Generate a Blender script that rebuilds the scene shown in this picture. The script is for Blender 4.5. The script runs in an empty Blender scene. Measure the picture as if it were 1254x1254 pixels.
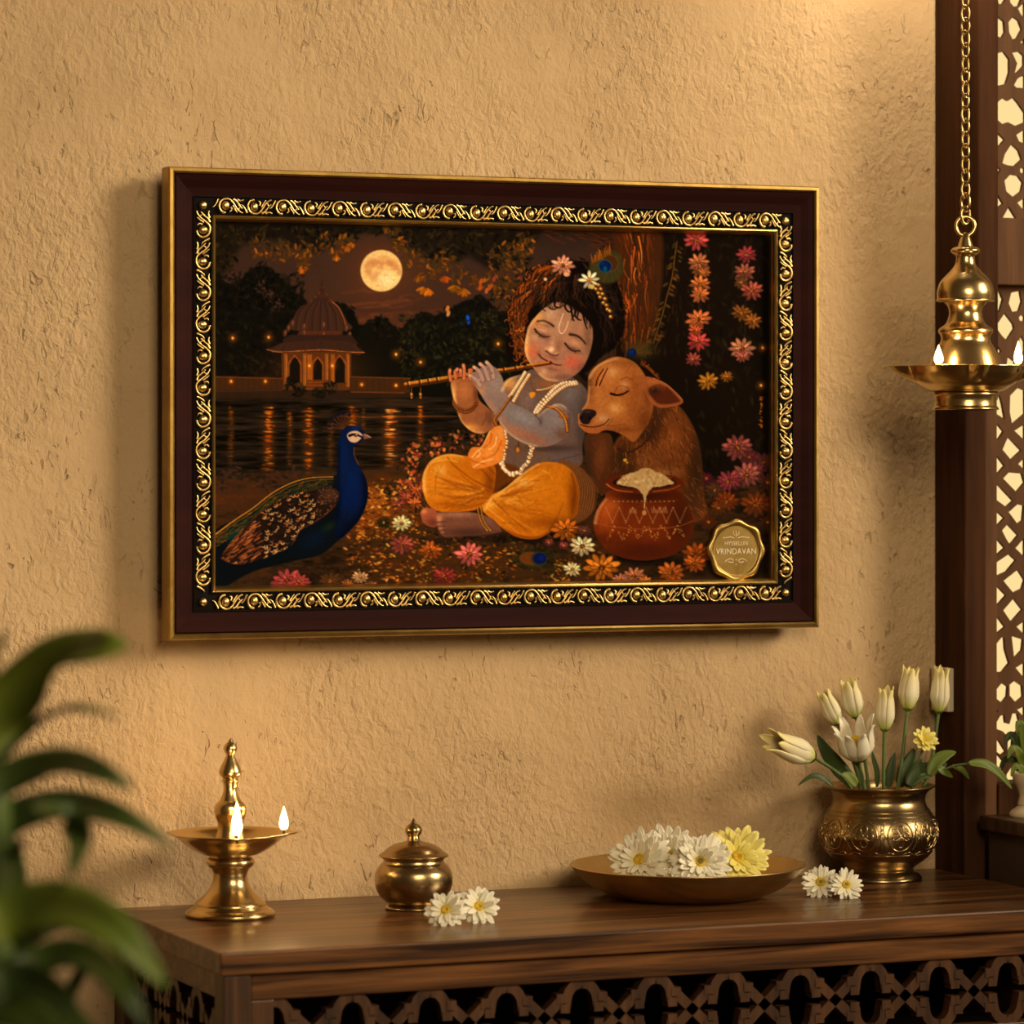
import bpy, bmesh, math, random
import numpy as np
from mathutils import Vector, Matrix
random.seed(11)
SC = bpy.context.scene
COL = SC.collection
PI = math.pi
# ---------------------------------------------------------------- camera (lens 4481 px on a 1254 px frame, turned 22.4 deg to the right of the wall's normal)
F, TH, HD, CZ, HOR = 4481.0, math.radians(22.4), 3.4, 1.235, 558.0
cam_d = bpy.data.cameras.new('camera'); cam = bpy.data.objects.new('camera', cam_d); COL.objects.link(cam)
cam.location = (0, -HD, CZ); cam.rotation_euler = (PI/2, 0, -TH)
cam_d.sensor_width = 36; cam_d.sensor_fit = 'HORIZONTAL'; cam_d.lens = F/1254*36; cam_d.shift_y = (HOR-627)/1254
cam_d.clip_start = .05; cam_d.clip_end = 60
cam_d.dof.use_dof = True; cam_d.dof.focus_distance = 3.62; cam_d.dof.aperture_fstop = 6.0
SC.camera = cam
# ---------------------------------------------------------------- exposure
vs = SC.view_settings; vs.view_transform = 'Standard'; vs.look = 'None'; vs.gamma = 1; vs.use_curve_mapping = False; vs.exposure = 0.0
# ---------------------------------------------------------------- world: dusk room light, low evening sun haze beyond the window
wd = bpy.data.worlds.new('world'); SC.world = wd; wd.use_nodes = True
nt = wd.node_tree; nt.nodes.clear()
wo = nt.nodes.new('ShaderNodeOutputWorld'); bg = nt.nodes.new('ShaderNodeBackground'); tc = nt.nodes.new('ShaderNodeTexCoord')
dp = nt.nodes.new('ShaderNodeVectorMath'); dp.operation = 'DOT_PRODUCT'; dp.inputs[1].default_value = Vector((.52, .85, .08)).normalized()
rp = nt.nodes.new('ShaderNodeValToRGB'); rp.color_ramp.interpolation = 'EASE'
e = rp.color_ramp.elements; e[0].position = .30; e[0].color = (.060, .036, .018, 1); e[1].position = .86; e[1].color = (1.04, .74, .32, 1)
nt.links.new(tc.outputs['Generated'], dp.inputs[0]); nt.links.new(dp.outputs['Value'], rp.inputs['Fac']); nt.links.new(rp.outputs['Color'], bg.inputs['Color']); nt.links.new(bg.outputs[0], wo.inputs[0])
bg.inputs['Strength'].default_value = 1.0
def area(name, loc, target, sx, sy, power, col):
    l = bpy.data.lights.new(name, 'AREA'); l.shape = 'RECTANGLE'; l.size = sx; l.size_y = sy; l.energy = power; l.color = col
    o = bpy.data.objects.new(name, l); COL.objects.link(o); o.location = loc
    o.rotation_euler = (Vector(target)-Vector(loc)).to_track_quat('-Z', 'Y').to_euler(); return o
area('key_area', (3.8, -2.1, 2.45), (1.18, 0, 1.24), 1.2, 1.4, 6.6, (1.0, .82, .58)).data.spread = math.radians(31)  # unseen soft key from the upper right; narrow spread dims the wall's far corners
area('front_fill', (1.15, -2.4, 1.85), (1.1, 0, 1.05), .8, .8, 25, (1.0, .80, .52))  # fill light added in front to brighten the wall; stands for no actual lamp
area('wall_spot', (1.82, -.16, 1.83), (1.82, 0, 1.52), .10, .10, .80, (1.0, .82, .58))
# ---------------------------------------------------------------- helpers
def ray(px, py):
    u, v = (px-627)/F, (HOR-py)/F
    return Vector((u*math.cos(TH)+math.sin(TH), -u*math.sin(TH)+math.cos(TH), v))
def at_y(px, py, y): d = ray(px, py); t = (y+HD)/d.y; return Vector((d.x*t, y, CZ+d.z*t))
def at_z(px, py, z): d = ray(px, py); t = (z-CZ)/d.z; return Vector((d.x*t, -HD+d.y*t, z))
def at_x(px, py, x): d = ray(px, py); t = x/d.x; return Vector((x, -HD+d.y*t, CZ+d.z*t))
def at_d(px, py, t): d = ray(px, py); return Vector((d.x*t, -HD+d.y*t, CZ+d.z*t))
def proj(p):
    x, y, z = p[0], p[1]+HD, p[2]-CZ; dep = x*math.sin(TH)+y*math.cos(TH)
    return 627+F*(x*math.cos(TH)-y*math.sin(TH))/dep, HOR-F*z/dep
def depth(p): return p[0]*math.sin(TH)+(p[1]+HD)*math.cos(TH)
def link(o, parent=None):
    COL.objects.link(o)
    if parent is not None: o.parent = parent
    return o
def obj(name, bm, mat, parent=None, smooth=True, sharp=None):
    me = bpy.data.meshes.new(name); bm.normal_update(); bm.to_mesh(me); bm.free()
    me.materials.append(mat)
    if smooth:
        me.polygons.foreach_set('use_smooth', [True]*len(me.polygons))
        if sharp: me.set_sharp_from_angle(angle=math.radians(sharp))
    return link(bpy.data.objects.new(name, me), parent)
def tag(o, label=None, cat=None, group=None, kind=None):
    if label: o['label'] = label
    if cat: o['category'] = cat
    if group: o['group'] = group
    if kind: o['kind'] = kind
    return o
def thing(name, label, cat, loc=(0, 0, 0), rz=0, group=None):
    o = bpy.data.objects.new(name, None); o.location = loc; o.rotation_euler = (0, 0, rz); o.empty_display_size = .02
    link(o); return tag(o, label, cat, group)
def copy_tree(o, parent=None):
    c = o.copy(); COL.objects.link(c)
    if parent is not None: c.parent = parent
    for ch in [x for x in bpy.data.objects if x.parent == o]: copy_tree(ch, c)
    return c
def box(bm, x0, x1, y0, y1, z0, z1, bev=0):
    r = bmesh.ops.create_cube(bm, size=1)
    for v in r['verts']: v.co = Vector(((x0+x1)/2+v.co.x*(x1-x0), (y0+y1)/2+v.co.y*(y1-y0), (z0+z1)/2+v.co.z*(z1-z0)))
    if bev:
        es = list({e for v in r['verts'] for e in v.link_edges}); bmesh.ops.bevel(bm, geom=es, offset=bev, segments=2, affect='EDGES', profile=.5)
    return bm
def spl3(P, n=6):
    P = [Vector(p) for p in P]; out = []
    for i in range(len(P)-1):
        p0, p1, p2, p3 = P[max(0, i-1)], P[i], P[i+1], P[min(len(P)-1, i+2)]
        for k in range(n):
            t = k/n; out.append(.5*(2*p1+(p2-p0)*t+(2*p0-5*p1+4*p2-p3)*t*t+(3*p1-p0-3*p2+p3)*t**3))
    out.append(P[-1]); return out
def lathe(bm, prof, seg=64, n=5, off=(0, 0, 0), smooth=True, cap=True):
    """prof: list of (r, z); a repeated point makes a crisp corner."""
    runs, cur = [], [prof[0]]
    for a, b in zip(prof, prof[1:]):
        if a == b: runs.append(cur); cur = [b]
        else: cur.append(b)
    runs.append(cur); first = None
    for run in runs:
        pts = [(p.x, p.y) for p in spl3([(r, z, 0) for r, z in run], n)] if smooth and len(run) > 2 else run
        rings = []
        for r, z in pts:
            r = max(r, 0)
            if r < 1e-5: rings.append([bm.verts.new((off[0], off[1], z+off[2]))])
            else: rings.append([bm.verts.new((off[0]+r*math.cos(2*PI*k/seg), off[1]+r*math.sin(2*PI*k/seg), z+off[2])) for k in range(seg)])
        for A, B in zip(rings, rings[1:]):
            if len(A) == 1 and len(B) == 1: continue
            for k in range(seg):
                k2 = (k+1) % seg
                if len(A) == 1: bm.faces.new((A[0], B[k2], B[k]))
                elif len(B) == 1: bm.faces.new((A[k], A[k2], B[0]))
                else: bm.faces.new((A[k], A[k2], B[k2], B[k]))
    return bm
def tube(bm, pts, r, seg=8, closed=False):
    pts = [Vector(p) for p in pts]; rr = r if callable(r) else (lambda t: r); n = len(pts); rings = []
    up = None
    for i, p in enumerate(pts):
        if closed: d = pts[(i+1) % n]-pts[i-1]
        else: d = pts[min(i+1, n-1)]-pts[max(i-1, 0)]
        d.normalize()
        if up is None: up = d.orthogonal().normalized()
        else: up = (up-d*up.dot(d)).normalized()
        s = d.cross(up); R = rr(i/(n-1)); rings.append([bm.verts.new(p+(up*math.cos(2*PI*k/seg)+s*math.sin(2*PI*k/seg))*R) for k in range(seg)])
    for i in range(n if closed else n-1):
        A, B = rings[i], rings[(i+1) % n]
        for k in range(seg): bm.faces.new((A[k], A[(k+1) % seg], B[(k+1) % seg], B[k]))
    if not closed: bm.faces.new(rings[0][::-1]); bm.faces.new(rings[-1])
    return bm
def torus(bm, c, R, r, axis=(0, 1, 0), sx=1, sz=1, seg=28, s2=10):
    q = Vector((0, 0, 1)).rotation_difference(Vector(axis))
    return tube(bm, [Vector(c)+q @ Vector((R*sx*math.cos(2*PI*k/seg), R*sz*math.sin(2*PI*k/seg), 0)) for k in range(seg)], r, s2, True)
def prism(bm, pts, y0, y1):
    """outline in the x-z plane given as (x, z), from y0 to y1"""
    A = [bm.verts.new((x, y0, z)) for x, z in pts]; B = [bm.verts.new((x, y1, z)) for x, z in pts]; n = len(pts)
    bm.faces.new(A); bm.faces.new(B[::-1])
    for k in range(n): bm.faces.new((A[k], B[k], B[(k+1) % n], A[(k+1) % n]))
    bmesh.ops.recalc_face_normals(bm, faces=bm.faces[:])
    return bm
def plate_with_holes(name, outer, holes, thick, mat, parent, y):
    """a sheet in the x-z plane, cut through by the hole outlines, with real thickness"""
    cu = bpy.data.curves.new(name, 'CURVE'); cu.dimensions = '2D'; cu.fill_mode = 'BOTH'; cu.extrude = thick/2; cu.bevel_depth = 0
    for poly in [outer]+holes:
        s = cu.splines.new('POLY'); s.points.add(len(poly)-1); s.use_cyclic_u = True
        for p, (x, z) in zip(s.points, poly): p.co = (x, z, 0, 1)
    t = bpy.data.objects.new('tmp', cu); COL.objects.link(t)
    dg = bpy.context.evaluated_depsgraph_get(); me = bpy.data.meshes.new_from_object(t.evaluated_get(dg)); bpy.data.objects.remove(t); bpy.data.curves.remove(cu)
    me.transform(Matrix.Translation((0, y, 0)) @ Matrix.Rotation(PI/2, 4, 'X')); me.name = name
    me.materials.clear(); me.materials.append(mat)
    return link(bpy.data.objects.new(name, me), parent)
def basis(axis, roll=0):
    q = Vector((0, 0, 1)).rotation_difference(Vector(axis).normalized()); return q.to_matrix() @ Matrix.Rotation(roll, 3, 'Z')
# ---------------------------------------------------------------- materials
def mat(name, col, rough=.5, metal=0, spec=.5, noise=None, bump=None, coat=0, sss=0, trans=0):
    """noise: (scale, colour2, stretch xyz, lo, hi); bump: (scale, strength, distance)"""
    m = bpy.data.materials.new(name); m.use_nodes = True; N, L = m.node_tree.nodes, m.node_tree.links; b = N['Principled BSDF']
    b.inputs['Base Color'].default_value = (*col, 1); b.inputs['Roughness'].default_value = rough; b.inputs['Metallic'].default_value = metal
    b.inputs['Specular IOR Level'].default_value = spec; b.inputs['Coat Weight'].default_value = coat
    if sss: b.inputs['Subsurface Weight'].default_value = sss; b.inputs['Subsurface Radius'].default_value = (.01, .007, .003); b.inputs['Subsurface Scale'].default_value = 1
    tcn = N.new('ShaderNodeTexCoord')
    if noise:
        sc, c2, st, lo, hi = noise; mp = N.new('ShaderNodeMapping'); mp.inputs['Scale'].default_value = st; L.new(tcn.outputs['Object'], mp.inputs[0])
        n = N.new('ShaderNodeTexNoise'); n.inputs['Scale'].default_value = sc; n.inputs['Detail'].default_value = 6; n.inputs['Roughness'].default_value = .6; n.inputs['Distortion'].default_value = .6; L.new(mp.outputs[0], n.inputs[0])
        r = N.new('ShaderNodeValToRGB'); r.color_ramp.elements[0].position = lo; r.color_ramp.elements[1].position = hi; r.color_ramp.elements[0].color = (*col, 1); r.color_ramp.elements[1].color = (*c2, 1)
        L.new(n.outputs['Fac'], r.inputs[0]); L.new(r.outputs[0], b.inputs['Base Color'])
    if bump:
        n2 = N.new('ShaderNodeTexNoise'); n2.inputs['Scale'].default_value = bump[0]; n2.inputs['Detail'].default_value = 5; L.new(tcn.outputs['Object'], n2.inputs[0])
        bn = N.new('ShaderNodeBump'); bn.inputs['Strength'].default_value = bump[1]; bn.inputs['Distance'].default_value = bump[2]; L.new(n2.outputs['Fac'], bn.inputs['Height']); L.new(bn.outputs[0], b.inputs['Normal'])
    if trans:
        tr = N.new('ShaderNodeBsdfTranslucent'); mx = N.new('ShaderNodeMixShader'); mx.inputs[0].default_value = trans
        if noise: L.new(r.outputs[0], tr.inputs[0])
        else: tr.inputs[0].default_value = (*col, 1)
        L.new(b.outputs[0], mx.inputs[1]); L.new(tr.outputs[0], mx.inputs[2]); L.new(mx.outputs[0], N['Material Output'].inputs[0])
    return m
def wood(name, c1, c2, scale=6, st=(1, 12, 12), rough=.4, coat=.15, spec=.5):
    m = mat(name, c1, rough, 0, spec, (scale, c2, st, .35, .68), None, coat); N, L = m.node_tree.nodes, m.node_tree.links; b = N['Principled BSDF']
    mp = [n for n in N if n.type == 'MAPPING'][0]; mp2 = N.new('ShaderNodeMapping'); mp2.inputs['Scale'].default_value = tuple(s*1.0 for s in st); L.new(mp.inputs[0].links[0].from_socket, mp2.inputs[0])
    n = N.new('ShaderNodeTexNoise'); n.inputs['Scale'].default_value = scale*6; n.inputs['Detail'].default_value = 4; L.new(mp2.outputs[0], n.inputs[0])
    bn = N.new('ShaderNodeBump'); bn.inputs['Strength'].default_value = .25; bn.inputs['Distance'].default_value = .001; L.new(n.outputs['Fac'], bn.inputs['Height']); L.new(bn.outputs[0], b.inputs['Normal'])
    return m
def plaster():
    m = bpy.data.materials.new('rough_plaster'); m.use_nodes = True; N, L = m.node_tree.nodes, m.node_tree.links; b = N['Principled BSDF']
    b.inputs['Roughness'].default_value = .9; b.inputs['Specular IOR Level'].default_value = .2
    tcn = N.new('ShaderNodeTexCoord')
    def noise(sc, det, st=(1, 1, 1), rot=0, dist=0, rough=.55):
        mp = N.new('ShaderNodeMapping'); mp.inputs['Scale'].default_value = st; mp.inputs['Rotation'].default_value = (0, rot, 0); L.new(tcn.outputs['Object'], mp.inputs[0])
        n = N.new('ShaderNodeTexNoise'); n.inputs['Scale'].default_value = sc; n.inputs['Detail'].default_value = det; n.inputs['Distortion'].default_value = dist; n.inputs['Roughness'].default_value = rough; L.new(mp.outputs[0], n.inputs[0]); return n.outputs['Fac']
    def ramp(s, lo, hi, c0=(0, 0, 0, 1), c1=(1, 1, 1, 1)):
        r = N.new('ShaderNodeValToRGB'); r.color_ramp.elements[0].position = lo; r.color_ramp.elements[1].position = hi; r.color_ramp.elements[0].color = c0; r.color_ramp.elements[1].color = c1; L.new(s, r.inputs[0]); return r.outputs[0]
    def math_(op, a, v):
        n = N.new('ShaderNodeMath'); n.operation = op
        for i, q in enumerate((a, v)):
            if isinstance(q, float): n.inputs[i].default_value = q
            else: L.new(q, n.inputs[i])
        return n.outputs[0]
    grain = noise(210, 3, (1, 1, .75), .6, .5); mid = noise(100, 3, (1.2, 1, .8), .7, .6, .55); big = noise(5, 4)
    patch = ramp(noise(6, 4), .38, .64)                                   # where the trowel left the coat rough
    pits = math_('MULTIPLY', ramp(noise(75, 3, (1.5, 1, .7), .65, 1.2), .615, .69), ramp(noise(9, 4), .49, .59))
    specks = ramp(noise(150, 2, (1.4, 1, .7), .5, .6), .70, .76)
    h = math_('ADD', math_('MULTIPLY', grain, math_('ADD', math_('MULTIPLY', patch, .42), .16)), math_('MULTIPLY', mid, math_('ADD', math_('MULTIPLY', patch, 1.0), .26)))
    h = math_('ADD', h, math_('MULTIPLY', big, 1.4)); h = math_('SUBTRACT', h, math_('MULTIPLY', pits, .9)); h = math_('SUBTRACT', h, math_('MULTIPLY', specks, .35))
    bn = N.new('ShaderNodeBump'); bn.inputs['Strength'].default_value = .55; bn.inputs['Distance'].default_value = .0075; L.new(h, bn.inputs['Height']); L.new(bn.outputs[0], b.inputs['Normal'])
    c = ramp(big, .3, .7, (.50, .338, .178, 1), (.60, .415, .226, 1)); mx = N.new('ShaderNodeMixRGB'); mx.inputs[2].default_value = (.28, .18, .09, 1); L.new(c, mx.inputs[1]); L.new(math_('MULTIPLY', math_('MAXIMUM', pits, math_('MULTIPLY', specks, .6)), .5), mx.inputs[0]); L.new(mx.outputs[0], b.inputs['Base Color'])
    return m
M = {}
M['plaster'] = plaster()
M['wood'] = wood('walnut', (.022, .007, .002), (.230, .090, .024), 4, (1, 16, 22), .34, .12)
M['wood_z'] = wood('walnut_upright', (.028, .0105, .0033), (.100, .040, .0125), 5, (14, 14, 1), .42, .1)
M['dark_z'] = wood('dark_post_wood', (.030, .011, .004), (.072, .027, .010), 4, (12, 12, 1), .7, 0, .08)
M['screen'] = wood('screen_wood', (.090, .037, .012), (.160, .068, .024), 5, (10, 10, 1), .6, 0, .2)
M['interior'] = mat('dark_interior', (.060, .030, .014), .7)
M['floor'] = wood('floor_boards', (.07, .035, .015), (.15, .075, .03), 3, (1, 8, 8), .5, 0)
M['brass'] = mat('polished_brass', (.66, .48, .215), .25, 1, .5, (9, (.48, .33, .13), (1, 1, 1), .4, .7), (60, .08, .002))
M['bronze'] = mat('aged_brass', (.46, .33, .155), .27, 1, .5, (14, (.25, .17, .075), (1, 1, 1), .38, .68), (70, .15, .002))
M['gold'] = mat('frame_gilt', (.42, .27, .075), .38, 1, .5, (30, (.28, .165, .04), (1, 1, 1), .4, .7), (120, .15, .001))
M['gilt'] = mat('bright_gilt', (.80, .57, .23), .33, 1, .5, (60, (.62, .40, .12), (1, 1, 1), .4, .7))
M['plate'] = mat('plate_brass', (.66, .48, .21), .33, 1, .5, (7, (.42, .29, .11), (1, 1, 1), .4, .7), (40, .12, .002))
M['inner_gold'] = mat('inner_gilt', (.66, .45, .14), .34, 1, .5, (30, (.50, .32, .09), (1, 1, 1), .4, .7))
M['maroon'] = mat('maroon_lacquer', (.019, .0045, .0035), .6, 0, .05, (3, (.030, .007, .005), (1, 1, 8), .4, .7))
M['black'] = mat('black_ground', (.006, .004, .003), .75, 0, .08)
M['white'] = mat('white_petal', (.88, .86, .76), .55, 0, .3, (60, (.82, .77, .60), (1, 1, 1), .4, .7), None, 0, 0, .25)
M['cream'] = mat('cream_petal', (.80, .70, .42), .5, 0, .3, None, None, 0, 0, .25)
M['yellow'] = mat('yellow_petal', (.88, .78, .20), .55, 0, .3, None, None, 0, 0, .25)
M['pollen'] = mat('pollen_yellow', (.72, .46, .04), .8, 0, .2, (300, (.45, .28, .02), (1, 1, 1), .4, .6), (400, .6, .002))
M['pollen_dark'] = mat('green_disc', (.20, .17, .03), .8)
M['leaf'] = mat('dark_green_leaf', (.068, .100, .014), .45, 0, .4, (12, (.035, .066, .015), (1, 1, 1), .35, .65), None, 0, 0, .25)
M['leaf_bright'] = mat('fresh_green_leaf', (.20, .25, .025), .45, 0, .4, (12, (.13, .19, .025), (1, 1, 1), .35, .65), None, 0, 0, .3)
M['stem'] = mat('green_stem', (.10, .15, .035), .5)
M['terracotta'] = mat('terracotta', (.20, .08, .04), .8)
M['stone'] = mat('cream_stone', (.60, .48, .30), .6)
M['ivory'] = mat('ivory_plastic', (.62, .52, .36), .5)
M['wick'] = mat('burnt_wick', (.02, .012, .006), .9)
def flame_mat():
    m = bpy.data.materials.new('flame'); m.use_nodes = True; N, L = m.node_tree.nodes, m.node_tree.links; N.clear()
    o = N.new('ShaderNodeOutputMaterial'); em = N.new('ShaderNodeEmission'); t = N.new('ShaderNodeTexCoord'); s = N.new('ShaderNodeSeparateXYZ'); r = N.new('ShaderNodeValToRGB')
    E = r.color_ramp.elements; E[0].position = 0; E[0].color = (1, .30, .05, 1); E[1].position = 1; E[1].color = (1, .52, .14, 1); q = E.new(.28); q.color = (1, .74, .34, 1)
    L.new(t.outputs['Generated'], s.inputs[0]); L.new(s.outputs['Z'], r.inputs[0]); L.new(r.outputs[0], em.inputs[0]); em.inputs['Strength'].default_value = 20; L.new(em.outputs[0], o.inputs[0]); return m
M['flame'] = flame_mat()
M['lettering'] = mat('pale_raised_gilt', (.90, .74, .46), .6, 0)
M['seal'] = mat('seal_gilt', (.50, .33, .10), .38, 1, .5, (40, (.34, .21, .055), (1, 1, 1), .4, .7))
def graded(name, stops, tr=.10):
    m = mat(name, stops[0][1], .5, 0, .3, None, None, 0, 0, tr); N, L = m.node_tree.nodes, m.node_tree.links; a = N.new('ShaderNodeAttribute'); a.attribute_name = 'along'
    r = N.new('ShaderNodeValToRGB'); E = r.color_ramp.elements; E[0].position, E[0].color = stops[0][0], (*stops[0][1], 1); E[1].position, E[1].color = stops[-1][0], (*stops[-1][1], 1)
    for p, c in stops[1:-1]: q = E.new(p); q.color = (*c, 1)
    L.new(a.outputs['Fac'], r.inputs[0]); L.new(r.outputs[0], N['Principled BSDF'].inputs['Base Color'])
    for n in N:
        if n.type == 'BSDF_TRANSLUCENT': L.new(r.outputs[0], n.inputs[0])
    return m
M['cream'] = graded('tulip_cream', [(0, (.36, .44, .06)), (.12, (.62, .64, .16)), (.34, (.88, .80, .56)), (.72, (.88, .78, .46)), (1, (.92, .78, .26))])
M['tulip_white'] = graded('tulip_white', [(0, (.55, .60, .20)), (.2, (.86, .80, .55)), (.5, (.90, .84, .64)), (1, (.92, .87, .70))])
M['white'] = graded('white_petal', [(0, (.62, .58, .12)), (.22, (.86, .80, .46)), (.5, (.90, .84, .64)), (1, (.90, .86, .70))])
M['yellow'] = graded('yellow_petal', [(0, (.55, .50, .06)), (.3, (.86, .74, .14)), (1, (.90, .80, .26))])
ART_K = np.array([0.98, 1.2, 1.75])
# ---------------------------------------------------------------- the painted picture (canvas colours)
# The picture is painted stroke by stroke on a numpy canvas; each canvas point then becomes one mesh vertex colour.
import numpy as np
PX0, PY0, PX1, PY1, PS = 258, 252, 962, 734, 2.0
class Painter:
    def __init__(s):
        s.W, s.H = int((PX1-PX0)*PS), int((PY1-PY0)*PS)
        s.a = np.zeros((s.H, s.W, 3), np.float32)
        s.rng = np.random.RandomState(7)
    def win(s, x0, y0, x1, y1):
        i0 = max(0, int((x0-PX0)*PS)); i1 = min(s.W, int((x1-PX0)*PS)+2)
        j0 = max(0, int((y0-PY0)*PS)); j1 = min(s.H, int((y1-PY0)*PS)+2)
        if i1 <= i0 or j1 <= j0: return None
        X, Y = np.meshgrid((np.arange(i0, i1)+.5)/PS+PX0, (np.arange(j0, j1)+.5)/PS+PY0)
        return i0, i1, j0, j1, X.astype(np.float32), Y.astype(np.float32)
    def put(s, w, m, col, clip=None):
        i0, i1, j0, j1, X, Y = w
        if clip is not None: m = m*clip[j0:j1, i0:i1]
        col = np.asarray(col, np.float32)/255
        t = s.a[j0:j1, i0:i1]; t += (col-t)*m[..., None]
    def poly_mask(s, pts, soft=1.0):
        P = np.array(pts, np.float32); pad = soft+1
        w = s.win(P[:, 0].min()-pad, P[:, 1].min()-pad, P[:, 0].max()+pad, P[:, 1].max()+pad)
        if w is None: return None, None
        X, Y = w[4], w[5]; d = np.full(X.shape, 1e9, np.float32); ins = np.zeros(X.shape, bool)
        Q = np.roll(P, -1, 0)
        for (ax, ay), (bx, by) in zip(P, Q):
            ex, ey = bx-ax, by-ay; L = ex*ex+ey*ey+1e-9
            t = np.clip(((X-ax)*ex+(Y-ay)*ey)/L, 0, 1)
            d = np.minimum(d, (X-ax-t*ex)**2+(Y-ay-t*ey)**2)
            c = (ay > Y) != (by > Y)
            ins ^= c & (X < ex*(Y-ay)/(ey if abs(ey) > 1e-9 else 1e-9)+ax)
        sd = np.sqrt(d); sd[ins] *= -1
        return w, np.clip(.5-sd/max(soft, .5), 0, 1)
    def fill(s, pts, col, soft=1.0, a=1.0, smooth=True, clip=None, jit=0):
        if smooth: pts = spl(pts)
        if jit: pts = [(x+s.rng.uniform(-jit, jit), y+s.rng.uniform(-jit, jit)) for x, y in pts]
        w, m = s.poly_mask(pts, soft)
        if w is None: return None
        s.put(w, m*a, col, clip)
        full = np.zeros((s.H, s.W), np.float32); full[w[2]:w[3], w[0]:w[1]] = m
        return full
    def blob(s, cx, cy, rx, ry, col, a=1.0, ang=0, clip=None, p=1.0):
        R = max(rx, ry)*2.2; w = s.win(cx-R, cy-R, cx+R, cy+R)
        if w is None: return
        c, q = math.cos(math.radians(ang)), math.sin(math.radians(ang)); X, Y = w[4]-cx, w[5]-cy
        d = ((X*c+Y*q)/rx)**2+((-X*q+Y*c)/ry)**2
        s.put(w, a*np.exp(-d**p*1.2), col, clip)
    def dab(s, cx, cy, rx, ry, ang, col, a=1.0, clip=None, soft=1.0):
        R = max(rx, ry)+1.5; w = s.win(cx-R, cy-R, cx+R, cy+R)
        if w is None: return
        c, q = math.cos(ang), math.sin(ang); X, Y = w[4]-cx, w[5]-cy
        d = np.sqrt(((X*c+Y*q)/rx)**2+((-X*q+Y*c)/ry)**2)
        s.put(w, a*np.clip((1-d)*min(rx, ry)/soft+.5, 0, 1), col, clip)
    def line(s, pts, w0, col, w1=None, a=1.0, soft=.8, clip=None, smooth=True):
        if w1 is None: w1 = w0
        if smooth and len(pts) > 2: pts = spl(pts, False, 6)
        P = np.array(pts, np.float32); pad = max(w0, w1)+soft+1
        w = s.win(P[:, 0].min()-pad, P[:, 1].min()-pad, P[:, 0].max()+pad, P[:, 1].max()+pad)
        if w is None: return
        X, Y = w[4], w[5]; v = np.full(X.shape, 1e9, np.float32); n = len(P)-1
        for k in range(n):
            (ax, ay), (bx, by) = P[k], P[k+1]; ex, ey = bx-ax, by-ay
            t = np.clip(((X-ax)*ex+(Y-ay)*ey)/(ex*ex+ey*ey+1e-9), 0, 1)
            r = (w0+(w1-w0)*(k+t)/n)/2
            v = np.minimum(v, np.sqrt((X-ax-t*ex)**2+(Y-ay-t*ey)**2)-r)
        s.put(w, a*np.clip(.5-v/soft, 0, 1), col, clip)
    def glow(s, x, y, k=1.0):
        s.blob(x, y, 7*k, 7*k, (190, 95, 15), .45); s.blob(x, y, 3*k, 3.4*k, (235, 140, 35), .8); s.blob(x, y, 1.5*k, 1.7*k, (255, 225, 130), 1)
    def flower(s, cx, cy, r, col, n=11, sq=.85, cc=(110, 55, 15), a=1.0, double=True):
        g = s.rng; a0 = g.uniform(0, 6); col = np.array(col, float); col = (col*.90+col.mean()*.10)*np.array([.95, .97, .90])
        s.blob(cx, cy+r*.15, r*.9, r*.75, (18, 10, 5), .55*a)
        for layer in ((1.0, n), (.62, n-2)) if double else ((1.0, n),):
            k, m = layer
            for i in range(m):
                an = a0+(i+g.uniform(-.2, .2))*6.283/m+(0 if k == 1 else .3); L = r*k*g.uniform(.88, 1.06)
                f = g.uniform(.78, 1.1)*(1.12 if math.sin(an) < 0 else .9)*(1 if k == 1 else 1.07)
                ux, uy = math.cos(an), math.sin(an)*sq; aa = math.atan2(uy, ux); q = math.hypot(ux, uy)
                s.dab(cx+ux*L*.56, cy+uy*L*.56, L*.46*q+.3, max(.9, L*.19), aa, np.clip(col*f*.62, 0, 255), a)
                s.dab(cx+ux*L*.62, cy+uy*L*.62, L*.38*q, max(.6, L*.13), aa, np.clip(col*f*1.08, 0, 255), a)
        s.dab(cx, cy, r*.2, r*.17, 0, cc, a)
        for i in range(5): s.dab(cx+g.uniform(-.15, .15)*r, cy+g.uniform(-.13, .13)*r, .7, .7, 0, (235, 175, 80), .6*a)
    def leaves(s, pts, n, cols, L=(2.5, 5), a=(.5, 1), wr=.42, ang=None, poly=None, clip=None):
        g = s.rng
        if poly is None: x0, y0, x1, y1 = pts
        for i in range(n):
            if poly is not None:
                k = g.randint(len(poly)); bx, by, br = poly[k]; t, q = g.uniform(0, 6.283), br*math.sqrt(g.uniform())
                x, y = bx+q*math.cos(t), by+q*math.sin(t)
            else: x, y = g.uniform(x0, x1), g.uniform(y0, y1)
            c = np.array(cols[g.randint(len(cols))], float)*g.uniform(.7, 1.2); l = g.uniform(*L)
            an = g.uniform(0, 6.283) if ang is None else math.radians(g.normal(ang[0], ang[1]))
            s.dab(x, y, l, l*wr, an, np.clip(c, 0, 255), g.uniform(*a), clip)
def spl(P, closed=True, n=5):
    P = [tuple(map(float, p)) for p in P]; N = len(P); out = []
    for i in range(N if closed else N-1):
        p0 = P[(i-1) % N] if closed or i > 0 else P[0]; p1 = P[i]; p2 = P[(i+1) % N]
        p3 = P[(i+2) % N] if closed or i+2 < N else P[-1]
        for k in range(n):
            t = k/n; t2, t3 = t*t, t*t*t
            out.append(tuple(.5*(2*b+(c-a)*t+(2*a-5*b+4*c-d)*t2+(3*b-a-3*c+d)*t3) for a, b, c, d in zip(p0, p1, p2, p3)))
    if not closed: out.append(P[-1])
    return out
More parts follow.
